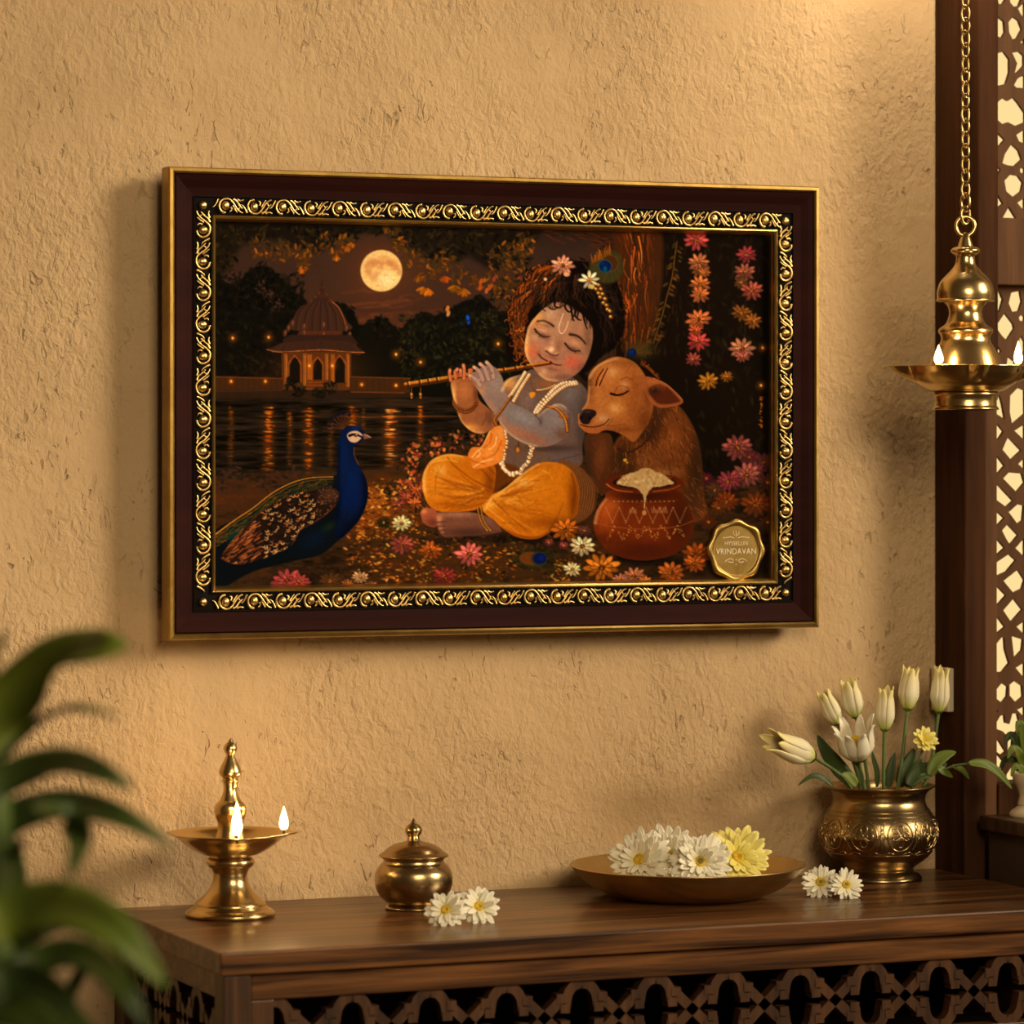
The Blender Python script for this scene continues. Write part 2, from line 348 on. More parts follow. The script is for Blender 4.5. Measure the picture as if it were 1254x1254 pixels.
def vnoise(h, w, cell, rng, oct=4):
    out = np.zeros((h, w), np.float32); amp = 1.0; tot = 0
    for o in range(oct):
        cy, cx = (cell if isinstance(cell, tuple) else (cell, cell)); cy = max(1.5, cy/2**o); cx = max(1.5, cx/2**o)
        gh, gw = int(h/cy)+3, int(w/cx)+3; G = rng.uniform(size=(gh, gw)).astype(np.float32)
        yy = np.arange(h)/cy; xx = np.arange(w)/cx; iy = yy.astype(int); ix = xx.astype(int)
        fy = (yy-iy)[:, None]; fx = (xx-ix)[None]; fy = fy*fy*(3-2*fy); fx = fx*fx*(3-2*fx)
        A = G[iy][:, ix]; B = G[iy][:, ix+1]; C_ = G[iy+1][:, ix]; D = G[iy+1][:, ix+1]
        out += amp*((A*(1-fx)+B*fx)*(1-fy)+(C_*(1-fx)+D*fx)*fy); tot += amp; amp *= .55
    return out/tot
def paint():
    p = Painter(); g = p.rng; A = p.a; H, W = p.H, p.W
    Y = (np.arange(H)/PS+PY0)[:, None]; X = (np.arange(W)/PS+PX0)[None]
    def lerp(stops, v):
        ks = [k for k, _ in stops]; return np.stack([np.interp(v, ks, [c[i] for _, c in stops]) for i in range(3)], -1)
    # --- night sky
    A[:] = lerp([(262, (40, 23, 14)), (310, (60, 37, 24)), (360, (70, 43, 27)), (400, (104, 60, 34)), (430, (70, 40, 20)), (480, (30, 18, 9))], Y+0*X)/255
    A *= (.8+.4*vnoise(H, W, (60, 140), g))[..., None]
    p.blob(467, 331, 85, 70, (108, 70, 44), .5); p.blob(467, 331, 40, 40, (172, 108, 60), .5)
    for (x0, x1, y, w, a) in ((420, 470, 357, 3, .3), (425, 500, 372, 3, .5), (440, 505, 376, 2, .5), (455, 540, 383, 5, .35), (470, 520, 368, 2.5, .45), (430, 480, 392, 6, .25), (490, 512, 362, 2, .4)):
        p.line([(x0, y+2), ((x0+x1)/2, y-1.5), ((x0+x1)/2+9, y+1), (x1, y-4)], w, (170, 106, 62), w*.4, a, soft=4)
    p.line([(432, 379), (470, 381), (520, 377)], 4, (50, 30, 20), 2, .5, soft=4)
    m = p.fill([(467+25.5*math.cos(t*.3142), 331.5+25.5*math.sin(t*.3142)) for t in range(20)], (251, 203, 128), 1.6)
    for x, y, rx, ry, a in ((457, 322, 7, 6, .7), (466, 324, 5, 8, .55), (478, 322, 8, 5, .7), (484, 328, 6, 5, .6), (452, 333, 6, 7, .5), (459, 341, 5, 5, .55), (470, 316, 7, 4, .3), (489, 334, 4, 4, .45), (449, 325, 4, 6, .4), (462, 335, 4, 3, .5)):
        p.blob(x, y, rx, ry, (206, 132, 74), a, clip=m, p=1.5)
    p.blob(474, 343, 13, 10, (255, 231, 165), .85, clip=m); p.blob(458, 330, 3, 3, (250, 205, 130), .6, clip=m)
    for i in range(60): p.dab(467+g.normal(0, 12), 331+g.normal(0, 12), g.uniform(.6, 2), g.uniform(.5, 1.4), g.uniform(0, 3), [(225, 160, 95), (255, 225, 160)][i % 2], .28, m)
    # --- far trees
    dk = [(16, 12, 6), (24, 18, 8), (12, 9, 5), (30, 22, 10)]
    for pts in ([(262, 345), (285, 352), (300, 335), (318, 326), (338, 333), (352, 350), (368, 362), (376, 372), (370, 400), (362, 420), (360, 480), (262, 480)],
                [(425, 390), (440, 398), (452, 392), (470, 389), (482, 398), (490, 404), (500, 392), (518, 382), (535, 385), (552, 377), (575, 366), (592, 362), (610, 380), (660, 390), (660, 490), (425, 480)],
                [(408, 372), (420, 371), (432, 384), (440, 396), (436, 420), (425, 420), (415, 395)]):
        p.fill(pts, (15, 12, 6), 3, .97, jit=1.5)
    p.leaves((262, 335, 372, 470), 700, dk, (2, 5), (.4, .9)); 
    p.leaves(None, 500, dk, (2, 4.5), (.5, .9), poly=[(320, 338, 16), (345, 355, 16), (362, 375, 14), (290, 362, 16), (425, 385, 12), (465, 402, 15), (520, 400, 18), (555, 392, 20), (590, 385, 22), (500, 410, 14)])
    p.leaves((490, 385, 640, 470), 600, [(22, 20, 8), (14, 13, 6), (32, 28, 10), (40, 33, 12)], (2, 5), (.4, .9))
    p.leaves(None, 90, [(74, 56, 22), (56, 46, 18)], (1.5, 3), (.3, .6), poly=[(570, 440, 22), (585, 425, 14), (560, 460, 14), (500, 412, 10), (500, 435, 14), (595, 395, 14)])
    p.leaves(None, 60, [(96, 56, 36), (120, 68, 46), (70, 42, 28)], (1.2, 2.6), (.3, .7), poly=[(322, 352, 9), (333, 368, 10), (328, 361, 9), (340, 378, 8)])
    # --- garden pavilion
    p.blob(390, 452, 60, 26, (120, 60, 15), .45)
    dome = p.fill([(357, 404), (360, 388), (368, 376), (380, 370), (387, 361), (391, 354), (394, 342), (397, 354), (401, 361), (408, 369), (417, 378), (424, 392), (427, 404)], (70, 41, 25), 1.5)
    for k in range(7):
        x = 362+k*10; p.line([(394+(x-394)*.25, 366), (394+(x-394)*.85, 382), (x, 404)], 2.2, (46, 26, 16), 2.2, .8, clip=dome); p.line([(396+(x-394)*.25, 366), (397+(x-394)*.85, 382), (x+3, 404)], 1.4, (106, 65, 38), 1.4, .45, clip=dome)
    p.line([(403, 367), (414, 376), (421, 390), (424, 402)], 1.8, (190, 116, 60), 1.2, .8); p.line([(394, 343), (394, 358)], 1.6, (60, 32, 18), 4)
    for x, y, r in ((385, 364, 3), (390, 359, 3), (399, 361, 3), (404, 368, 3), (380, 369, 3), (395, 352, 2.2)): p.dab(x, y, r, r*.8, 0, (82, 46, 26)); p.dab(x+1, y-.5, r*.5, r*.4, 0, (140, 84, 48), .7)
    for x, y in ((353, 402), (358, 396), (349, 408), (372, 400), (372, 408), (396, 398), (396, 410), (424, 402), (428, 410), (430, 416)): p.dab(x, y, 2.2, 4, .1, (104, 63, 38)); p.dab(x+.8, y-1, .9, 2.4, 0, (176, 112, 68), .7)
    p.fill([(346, 416), (356, 410), (430, 410), (438, 420), (436, 426), (350, 426)], (50, 28, 17), 1.2, smooth=False)
    p.fill([(327, 428), (348, 419), (392, 416), (428, 418), (446, 431), (440, 435), (420, 431), (392, 429), (350, 431), (334, 432)], (64, 36, 21), 1.2, smooth=False)
    p.line([(327, 428), (345, 431), (392, 428.5), (425, 431), (446, 431.5)], 1.2, (216, 134, 70), a=.9)
    for k in range(26): x = g.uniform(332, 440); p.line([(x, 419+abs(x-388)*.05), (388+(x-388)*1.12, 430)], .8, (100, 58, 34) if k % 2 else (38, 21, 13), a=.5)
    p.fill([(345, 431), (430, 431), (430, 478), (345, 478)], (112, 66, 27), 1, smooth=False)
    for x, w in ((350, 4), (373, 4), (400, 4), (426, 4)): p.fill([(x-w/2, 433), (x+w/2, 433), (x+w/2, 474), (x-w/2, 474)], (176, 108, 46), 1, .75, False); p.line([(x+1, 436), (x+1, 472)], 1, (226, 150, 74), a=.6)
    for x, w, y in ((361, 6.5, 440), (389, 5.5, 442), (416, 6.5, 440)):
        p.fill([(x-w-2, 468), (x-w-2, 444), (x, y-6), (x+w+2, 444), (x+w+2, 468)], (160, 92, 32), 1.2, smooth=False); p.fill([(x-w, 469), (x-w, 447), (x-w*.5, y), (x, y-3), (x+w*.5, y), (x+w, 447), (x+w, 469)], (24, 15, 7), 1, smooth=False)
    p.fill([(376, 434), (382, 434), (382, 470), (376, 470)], (196, 116, 38), 1.5, .75, False); p.fill([(405, 434), (410, 434), (410, 470), (405, 470)], (190, 112, 38), 1.5, .7, False)
    p.fill([(376, 465), (401, 465), (404, 478), (374, 478)], (126, 70, 26), 1, .9, False)
    for y in (468, 472, 476): p.line([(376, y), (402, y)], .8, (206, 128, 58), a=.5)
    for x0, x1 in ((262, 346), (429, 502)):
        p.fill([(x0, 461), (x1, 463), (x1, 482), (x0, 482)], (74, 42, 17), 1.5, .95, False); p.line([(x0, 461.5), (x1, 463.5)], 1.4, (142, 84, 36), a=.8)
        for x in range(x0, x1, 7): p.line([(x, 464), (x, 478)], 1, (38, 22, 10), a=.6)
    p.fill([(262, 477), (350, 477), (500, 481), (505, 490), (262, 490)], (46, 27, 13), 1.5, .95, False); p.line([(430, 480), (495, 481)], 1.2, (172, 104, 48), a=.7); p.line([(262, 479), (345, 478)], 1.2, (100, 60, 30), a=.6)
    for x, y, r in ((357, 470, 8), (405, 475, 9), (390, 482, 8), (366, 478, 8)): p.leaves(None, 40, dk, (1.5, 3.5), (.5, .9), poly=[(x, y, r)])
    # --- lake
    wat = p.fill([(258, 488), (420, 488), (520, 486), (600, 488), (600, 600), (258, 596)], (27, 18, 9), 2, smooth=False)
    n = vnoise(H, W, (7, 70), g, 3); A += (wat*np.clip(n-.5, -.3, .5)*.26)[..., None]*np.array([1, .66, .4])
    for k in range(170):
        x, y = g.uniform(262, 560), g.uniform(498, 585); p.line([(x, y), (x+g.uniform(8, 34), y+g.uniform(-.6, .6))], .9, (88, 54, 29) if k % 3 else (10, 7, 4), a=g.uniform(.15, .45))
    for x, y0, y1, wd, st in ((283, 497, 570, 4, .4), (329, 498, 580, 6.5, 1), (355, 505, 570, 3.5, .5), (378, 500, 580, 6, 1), (405, 515, 572, 4, .35), (431, 498, 525, 6, 1), (478, 500, 572, 9, 1.2), (515, 497, 545, 3.5, .9), (445, 500, 540, 3, .3)):
        p.blob(x, (y0+y1)/2, wd*1.3, (y1-y0)*.5, (150, 75, 20), .4*st)
        for k in range(int((y1-y0)*.95)):
            y = g.uniform(y0, y1); f = 1-.45*(y-y0)/(y1-y0); q = wd*g.uniform(.25, .75)
            col = (255, 196, 110) if (x == 478 and k % 2) else ((242, 150, 40) if k % 2 else (208, 104, 24)); p.dab(x+g.normal(0, wd*.28), y, q, g.uniform(.5, 1.0), 0, col, min(1, st*f*g.uniform(.45, .95)))
    for x, y, w in ((329, 510, 12), (378, 510, 14), (431, 510, 16), (450, 511, 14), (478, 510, 14), (515, 510, 40)): p.blob(x, y, w, .9, (220, 130, 45), .55)
    # --- ground
    gr = p.fill([(258, 588), (330, 578), (400, 580), (460, 574), (520, 560), (600, 540), (740, 560), (965, 560), (965, 740), (258, 740)], (58, 33, 13), 6, smooth=False)
    n1 = vnoise(H, W, (8, 26), g, 4); n2 = vnoise(H, W, (80, 120), g, 3)
    A *= (1+gr*((n1-.5)*1.5+(n2-.5)*.9))[..., None]
    for x, y, rx, ry, c, a in ((470, 612, 60, 26, (206, 122, 40), .7), (455, 640, 50, 18, (190, 108, 34), .6), (300, 610, 50, 12, (110, 62, 28), .4), (600, 690, 90, 24, (108, 60, 18), .45), (480, 690, 70, 20, (100, 56, 18), .45), (330, 715, 80, 12, (44, 26, 14), .6), (700, 700, 60, 20, (60, 36, 12), .5), (900, 690, 70, 40, (16, 10, 6), .8)): p.blob(x, y, rx, ry, c, a)
    p.leaves((420, 588, 560, 722), 620, [(236, 146, 46), (190, 110, 34), (126, 70, 22), (50, 28, 10), (250, 176, 78), (26, 15, 6)], (1, 3.4), (.4, .9), .45, (0, 28))
    p.leaves((550, 655, 760, 722), 620, [(222, 134, 40), (166, 96, 26), (104, 58, 18), (36, 22, 8), (22, 13, 5)], (1, 3.4), (.4, .9), .45, (0, 35))
    p.leaves((262, 580, 440, 640), 260, [(90, 52, 24), (60, 34, 16), (30, 20, 10), (130, 78, 30)], (1, 3), (.25, .6), .4, (0, 30))
    p.leaves((262, 690, 450, 722), 300, [(64, 40, 20), (40, 24, 12), (96, 60, 30), (24, 15, 8)], (1, 3), (.25, .6), .45, (0, 40))
    p.leaves(None, 240, [(40, 28, 14), (64, 40, 22), (26, 20, 10), (104, 54, 34)], (1.5, 4), (.4, .8), poly=[(290, 584, 14), (330, 590, 16), (360, 584, 14), (275, 588, 12)])
    for k in range(130): p.dab(g.uniform(430, 760), g.uniform(600, 720), g.uniform(.5, 1), g.uniform(.4, .8), 0, (255, 190, 95), g.uniform(.3, .8))
    # --- overhanging branches
    p.fill([(258, 262), (560, 264), (660, 268), (650, 300), (610, 330), (575, 318), (545, 322), (500, 305), (470, 285), (440, 288), (420, 300), (380, 310), (340, 296), (300, 300), (280, 330), (258, 345)], (20, 14, 7), 8, .8, jit=3)
    p.leaves(None, 900, [(24, 17, 8), (14, 10, 5), (38, 26, 10), (54, 36, 12)], (2, 5), (.5, .95), poly=[(270, 285, 22), (300, 278, 26), (340, 282, 26), (385, 282, 26), (425, 278, 22), (460, 275, 14), (500, 282, 24), (530, 295, 26), (565, 290, 28), (600, 290, 28), (630, 300, 28), (275, 320, 16), (630, 340, 26), (615, 370, 20), (640, 375, 16)])
    p.leaves(None, 640, [(150, 94, 28), (104, 68, 24), (184, 114, 36), (76, 54, 20)], (2, 4.4), (.4, .9), poly=[(320, 305, 14), (345, 308, 14), (372, 325, 8), (370, 308, 14), (400, 300, 16), (425, 296, 10), (412, 312, 8), (505, 318, 14), (525, 330, 14), (560, 335, 14), (585, 345, 10), (545, 318, 14), (615, 315, 18), (632, 335, 18), (620, 360, 16), (610, 340, 16), (640, 300, 14), (490, 300, 10), (480, 278, 10)])
    for (x, y, m_, c) in ((518, 352, 9, (186, 112, 28)), (524, 354, 9, (196, 116, 26)), (556, 350, 9, (160, 104, 26)), (568, 354, 10, (178, 108, 28)), (545, 339, 8, (180, 92, 26)), (512, 338, 8, (150, 96, 24)), (370, 330, 6, (186, 104, 24)), (430, 298, 6, (190, 112, 28)), (412, 314, 6, (196, 116, 30)), (425, 303, 6, (176, 102, 26))):
        for k in range(6): an = 1.6+(k-2.5)*.42+g.normal(0, .1); p.dab(x+math.cos(an)*m_*.5, y+math.sin(an)*m_*.5, m_*.55, m_*.19, an, np.array(c)*g.uniform(.75, 1.2), .9)
    # --- old tree
    tr = p.fill([(660, 258), (700, 282), (735, 296), (752, 330), (752, 440), (730, 470), (720, 560), (965, 600), (965, 258)], (22, 13, 6), 5, smooth=False)
    p.fill([(618, 262), (650, 268), (700, 285), (740, 300), (765, 340), (760, 262)], (58, 30, 14), 4, .9, False)
    for k in range(70): x = g.uniform(625, 760); y = 262+(x-625)*.22+g.uniform(-5, 20); p.line([(x, y), (x+g.uniform(6, 16), y+g.uniform(0, 8))], 1.3, (126, 64, 28) if k % 2 else (28, 14, 7), a=.6)
    p.fill([(748, 258), (806, 258), (812, 300), (810, 350), (800, 400), (790, 430), (764, 430), (756, 350)], (76, 38, 13), 6, .95, False)
    for k in range(170):
        x = g.uniform(752, 808); y = g.uniform(258, 420); l = g.uniform(10, 40); k2 = 1-abs(x-780)/34; sl = -(y-340)*.05-(x-780)*.12
        c = [(250, 150, 60), (216, 116, 42), (40, 19, 8), (180, 92, 32), (24, 12, 6)][g.randint(5)]
        p.line([(x, y), (x+g.uniform(-3, 3)+sl*.3, y+l*.5), (x+g.uniform(-3, 3)+sl, y+l)], g.uniform(.8, 2.4), c, .6, a=max(.25, k2)*g.uniform(.5, 1))
    for k in range(130): x, y = g.uniform(800, 850), g.uniform(262, 430); p.line([(x, y), (x+g.uniform(-3, 2), y+g.uniform(4, 12))], 1.1, (92, 46, 18) if k % 3 == 0 else (40, 22, 9), a=g.uniform(.3, .8)*(1-(x-800)/70))
    p.blob(768, 374, 7, 10, (230, 120, 40), .6); p.glow(768, 375, .5)
    p.leaves((840, 270, 950, 620), 380, [(38, 26, 10), (28, 20, 8), (16, 11, 6), (46, 34, 14)], (2, 7), (.3, .7), .35, (80, 30))
    p.blob(945, 400, 22, 160, (8, 5, 3), .7)
    # vine and flower garlands
    v = [(829, 296), (826, 318), (823, 340), (817, 362), (811, 386), (804, 408), (800, 420)]
    p.line(v, 1.1, (150, 100, 36), a=.9)
    for k in range(44):
        t = g.uniform(0, 5.99); i = int(t); x = v[i][0]+(v[i+1][0]-v[i][0])*(t-i); y = v[i][1]+(v[i+1][1]-v[i][1])*(t-i); sd = g.choice([-1, 1]); p.dab(x+sd*g.uniform(2, 7), y+g.uniform(-2, 3), g.uniform(2, 4), 1.3, sd*.6, [(106, 74, 24), (140, 92, 32), (64, 48, 16)][k % 3], .8)
    p.line([(856, 270), (856, 440)], 1, (70, 46, 20), a=.6); p.line([(914, 292), (912, 440)], 1, (60, 40, 18), a=.6)
    for x, y, r, c in ((853, 294, 15, (206, 84, 74)), (858, 331, 11, (190, 106, 58)), (855, 321, 13, (214, 124, 76)), (862, 334, 8, (196, 112, 52)), (857, 348, 13, (214, 120, 58)), (857, 361, 12, (204, 112, 58)), (855, 391, 15.5, (216, 116, 62)), (852, 405, 9, (206, 96, 48)), (855, 418, 14.5, (208, 80, 70)), (849, 440, 10, (176, 82, 68)),
                       (914, 312, 13, (166, 64, 62)), (912, 333, 13, (172, 96, 70)), (908, 346, 9, (130, 80, 44)), (921, 356, 15, (184, 90, 66)), (908, 383, 12, (158, 94, 34)), (922, 393, 11, (164, 98, 36)), (909, 427, 16, (192, 120, 84)), (909, 436, 9, (190, 100, 84)), (867, 467, 13, (194, 124, 32)), (890, 461, 8, (178, 108, 32))): p.flower(x, y, r, c, 10)
    for x, y in ((934, 426), (932, 472)): p.glow(x, y, .75)
    for k in range(26): p.dab(932+g.normal(0, .8), g.uniform(486, 525), 1.2, 1, 0, (226, 128, 36), .6)
    for x, y, r, c in ((865, 586, 9, (128, 40, 48)), (934, 566, 14, (112, 54, 44)), (918, 560, 12, (128, 54, 54)), (903, 548, 19, (162, 82, 68)), (925, 575, 13, (132, 64, 58)), (875, 600, 12, (104, 62, 34)), (940, 590, 12, (90, 44, 30)), (914, 582, 18, (168, 90, 74)), (893, 589, 16, (160, 68, 70)), (890, 614, 15, (152, 72, 24)), (926, 618, 19, (138, 68, 24)), (868, 640, 12, (100, 46, 18)), (940, 640, 11, (84, 40, 18)), (853, 680, 18, (176, 88, 26)), (880, 622, 10, (128, 66, 22))): p.flower(x, y, r, c, 12)
    # flowering bush by the lake
    p.leaves(None, 420, [(34, 24, 10), (52, 34, 14), (22, 15, 7), (84, 50, 20)], (1.5, 4), (.5, .95), poly=[(510, 555, 14), (540, 548, 16), (565, 540, 16), (590, 540, 14), (495, 575, 16), (515, 585, 16), (490, 605, 14), (512, 612, 14), (480, 600, 10)])
    p.leaves(None, 270, [(216, 110, 56), (196, 84, 58), (232, 140, 60), (160, 70, 48), (240, 170, 84)], (1, 2.8), (.5, .95), .7, poly=[(508, 552, 10), (535, 546, 12), (560, 540, 12), (502, 568, 12), (500, 585, 12), (496, 602, 12), (510, 606, 12), (512, 590, 9), (488, 610, 8), (530, 550, 10), (584, 536, 10)])
    for x, y, r, c in ((498, 608, 9, (206, 92, 60)), (511, 600, 9, (216, 104, 50)), (489, 618, 9, (176, 82, 60)), (508, 616, 9, (220, 110, 46))): p.flower(x, y, r, c, 9)
    # --- peacock
    p.leaves(None, 340, [(255, 190, 84), (236, 156, 56), (214, 124, 40), (70, 38, 12)], (1, 3.2), (.5, 1), .42, (0, 25), poly=[(470, 610, 26), (468, 634, 26), (450, 652, 18), (500, 655, 22), (520, 690, 20), (600, 690, 26), (640, 676, 16), (470, 690, 20), (690, 700, 18)])
    for tx, ty in ((404, 522), (405, 517), (408, 512), (412, 509), (417, 507), (422, 506), (428, 508)): p.line([(421, 526), (tx, ty)], 1, (110, 62, 34), a=.95); p.dab(tx, ty, 2.6, 1.9, math.atan2(ty-526, tx-421), (20, 18, 26)); p.dab(tx+1.5, ty+1.5, 1, .8, 0, (140, 70, 30), .7)
    body = p.fill([(417, 532), (421, 525), (430, 521.5), (439, 523), (446, 529), (446, 537), (441, 542), (434, 546), (433, 556), (438, 569), (446, 582), (450.5, 598), (449, 616), (441, 635), (428, 650), (412, 664), (393, 679), (361, 687), (310, 700), (262, 720), (262, 655), (286, 637), (310, 621), (334, 602), (358, 589), (382, 583.5), (405, 583), (413, 579), (414, 564), (413, 546)], (11, 13, 13), 1.2)
    nk = p.fill([(417, 532), (421, 525), (430, 521.5), (439, 523), (446, 529), (446, 537), (441, 542), (434, 546), (433, 556), (438, 569), (446, 582), (450.5, 598), (449, 616), (441, 635), (428, 650), (414, 660), (408, 640), (414, 615), (412, 590), (414, 564), (413, 546)], (9, 20, 46), 1.5)
    p.blob(432, 590, 10, 22, (11, 34, 76), .75, clip=nk); p.blob(421, 560, 5, 22, (13, 30, 70), .7, clip=nk); p.blob(428, 612, 12, 16, (9, 26, 68), .6, clip=nk); p.blob(436, 524, 6, 3, (22, 52, 96), .8, clip=nk); p.blob(430, 645, 22, 16, (10, 12, 22), .85, clip=nk); p.blob(447, 610, 4, 26, (10, 10, 26), .7, clip=nk)
    for k in range(160): x, y = g.uniform(412, 450), g.uniform(545, 650); p.line([(x, y), (x+g.uniform(-1, 1), y+3)], .7, (18, 42, 84) if k % 2 else (6, 12, 40), a=.3, clip=nk)
    p.line([(447, 582), (451, 598), (449, 616), (441, 635), (428, 650), (412, 664)], 9, (5, 7, 16), 12, .75, soft=9, clip=nk); p.line([(414, 548), (413, 566), (413, 590), (413, 620), (409, 648)], 4, (5, 8, 18), 10, .7, soft=6, clip=nk)
    p.line([(434, 548), (434, 557), (439, 569)], .9, (210, 120, 60), a=.6)
    for x, y, r, c in ((300, 645, 20, (20, 42, 26)), (330, 618, 16, (30, 40, 16)), (365, 598, 16, (34, 38, 14)), (395, 590, 16, (36, 36, 14)), (285, 656, 12, (14, 50, 36)), (385, 660, 24, (10, 20, 32)), (403, 645, 10, (22, 34, 16))): p.blob(x, y, r, r*.5, c, .8, -30, clip=body)
    for off, c, a in ((0, (240, 160, 60), 1), (4, (160, 112, 36), .8), (9, (70, 56, 18), .7), (14, (30, 36, 16), .6)):
        L = [(262, 656+off), (286, 638+off), (310, 622+off), (334, 603.5+off), (358, 591+off*.9), (382, 585+off*.8), (408, 584+off*.7)]; p.line(L, 1.3, c, .9, a, clip=body)
    for k in range(210):
        t = g.uniform(0, 1); x = 268+t*140; y = np.interp(x, [262, 286, 310, 334, 358, 382, 408], [657, 639, 623, 605, 592, 586, 585])+g.uniform(1, 16)
        p.line([(x, y), (x-g.uniform(3, 6), y+g.uniform(1, 3.5))], .9, [(176, 112, 36), (90, 74, 24), (26, 32, 16)][k % 3], a=.65, clip=body)
    wing = p.fill([(386, 599), (399, 596), (411, 599), (415.5, 605), (411, 618), (398, 631), (381, 642), (367, 650), (358, 666), (342, 676), (322, 684), (294, 691), (276, 687), (272, 679), (294, 651), (318, 628), (342, 612), (366, 604)], (34, 19, 11), 1.4)
    for k in range(1000):
        x, y = g.uniform(272, 416), g.uniform(596, 692); t = (x-272)/144
        if t > .8: p.dab(x, y, .8, .7, 0, (216, 150, 90), .6, wing)
        elif t > .35: an = 2.2+g.normal(0, .35); p.line([(x, y), (x+2.6*math.cos(an), y+2.6*math.sin(an)), (x+4*math.cos(an+.6), y+4*math.sin(an+.6))], 1.2, [(250, 196, 126), (222, 146, 74), (20, 12, 8), (14, 11, 13)][k % 4], 1, a=.85, clip=wing)
        else: an = 2.55+g.normal(0, .12); p.line([(x, y), (x+8*math.cos(an), y+8*math.sin(an))], 1.4, [(196, 116, 60), (150, 82, 40), (36, 20, 12), (226, 142, 80)][k % 4], .8, a=.8, clip=wing)
    p.blob(404, 606, 10, 8, (176, 108, 66), .45, clip=wing); p.line([(386, 599), (366, 604), (342, 612), (318, 628), (294, 651), (273, 679)], 1.2, (200, 124, 50), .8, .5, clip=wing); p.line([(411, 618), (398, 631), (381, 642), (367, 650), (358, 666)], 1.4, (190, 96, 40), .8, .7, clip=wing)
    p.fill([(425, 533), (430, 528.5), (438, 528), (444, 533), (441, 538), (435, 542), (428, 540)], (224, 178, 138), 1); p.line([(428, 533.5), (435, 532), (445, 536)], 3.6, (10, 10, 20), 2); p.dab(436, 533, 2.2, 2, 0, (60, 40, 24)); p.dab(436.5, 532.5, .7, .7, 0, (240, 220, 190))
    p.fill([(445, 531), (450, 532), (455, 536), (450, 537), (445.5, 538)], (146, 98, 74), .8, smooth=False); p.line([(446, 532), (454, 535.5)], .9, (220, 180, 150), a=.7)
    # --- calf
    bd = p.fill([(752, 545), (765, 528), (795, 500), (815, 488), (833, 499), (848, 521), (856, 545), (860, 575), (862, 606), (866, 630), (846, 640), (820, 620), (760, 600), (748, 575)], (128, 76, 34), 2.5)
    leg = p.fill([(716, 536), (730, 531), (747, 532), (752, 550), (759, 575), (766, 600), (745, 606), (728, 600), (720, 575)], (104, 62, 30), 2)
    for k in range(160): x, y = g.uniform(714, 766), g.uniform(532, 606); p.line([(x, y), (x+g.uniform(-1, 3), y+g.uniform(4, 8))], .9, [(150, 96, 50), (62, 36, 18), (120, 74, 38)][k % 3], .5, .55, clip=leg)
    p.blob(735, 560, 9, 26, (150, 92, 46), .7, 10, clip=leg); p.blob(718, 580, 8, 40, (44, 24, 12), .8, clip=leg)
    for x, y, rx, ry, c, a in ((820, 540, 18, 26, (176, 106, 48), .7), (840, 570, 12, 24, (150, 88, 40), .6), (790, 565, 20, 16, (172, 110, 54), .7), (812, 580, 24, 8, (200, 136, 72), .7), (800, 520, 10, 22, (70, 38, 16), .7), (762, 560, 9, 14, (46, 26, 12), .85), (855, 560, 8, 40, (60, 34, 16), .7), (850, 610, 9, 18, (150, 100, 56), .6), (785, 540, 8, 14, (150, 90, 40), .5)): p.blob(x, y, rx, ry, c, a, clip=bd)
    for x, y, rx, ry, a in ((852, 585, 12, 36, .7), (788, 532, 16, 10, .75), (768, 575, 14, 22, .5), (838, 620, 16, 14, .5), (806, 505, 10, 18, .5)): p.blob(x, y, rx, ry, (44, 24, 11), a, clip=bd)
    for k in range(760):
        x, y = g.uniform(750, 864), g.uniform(490, 632); an = 1.3+(800-x)*.006+g.normal(0, .25); L = g.uniform(4, 9); p.line([(x, y), (x+L*math.cos(an), y+L*math.sin(an))], .9, [(206, 136, 70), (92, 52, 22), (166, 100, 46), (60, 34, 14)][k % 4], .5, a=.6, clip=bd)
    # --- clay pot of butter
    p.blob(790, 686, 62, 8, (12, 7, 4), .85)
    pot = p.fill([(752, 600), (740, 611), (730, 626), (726.5, 643), (732, 661), (747, 676), (768, 684), (788, 686), (808, 684), (828, 677), (843, 663), (849.5, 644), (846, 626), (837, 611), (826, 600)], (140, 66, 24), 1.4)
    for x, y, rx, ry, c, a in ((742, 628, 14, 24, (214, 112, 42), .8), (750, 618, 10, 8, (220, 128, 52), .6), (835, 640, 18, 36, (58, 24, 10), .75), (790, 676, 50, 14, (70, 27, 11), .7), (790, 606, 34, 8, (48, 19, 9), .8), (785, 645, 26, 16, (150, 72, 28), .6)): p.blob(x, y, rx, ry, c, a, clip=pot)
    rim = p.fill([(741, 592), (748, 583), (770, 580), (800, 580), (828, 584), (836, 591), (833, 598), (815, 603), (789, 605), (762, 603), (745, 598)], (122, 56, 22), 1.3)
    p.fill([(750, 590), (770, 583), (805, 583), (828, 590), (815, 597), (789, 599), (762, 597)], (44, 18, 9), 1.2); p.line([(743, 593), (755, 600), (775, 602.5)], 2, (224, 134, 62), 1, .85); p.line([(800, 602), (822, 599), (833, 594)], 1.6, (206, 116, 52), 1, .8); p.line([(760, 583), (790, 581), (822, 585)], 1, (196, 110, 48), a=.7)
    bt = p.fill([(755, 592), (762, 584), (770, 580), (778, 578), (786, 574), (794, 573), (802, 577), (812, 581), (820, 586), (825, 592), (808, 596), (799, 597), (793, 605), (790, 614), (787, 606), (780, 598), (766, 595)], (226, 182, 118), 1.2, jit=.6)
    for k in range(90): x, y = g.uniform(756, 824), g.uniform(574, 598); p.dab(x, y, g.uniform(1.2, 3), g.uniform(1, 2.2), g.uniform(0, 3), [(252, 222, 166), (206, 152, 88), (240, 200, 138)][k % 3], .55, bt)
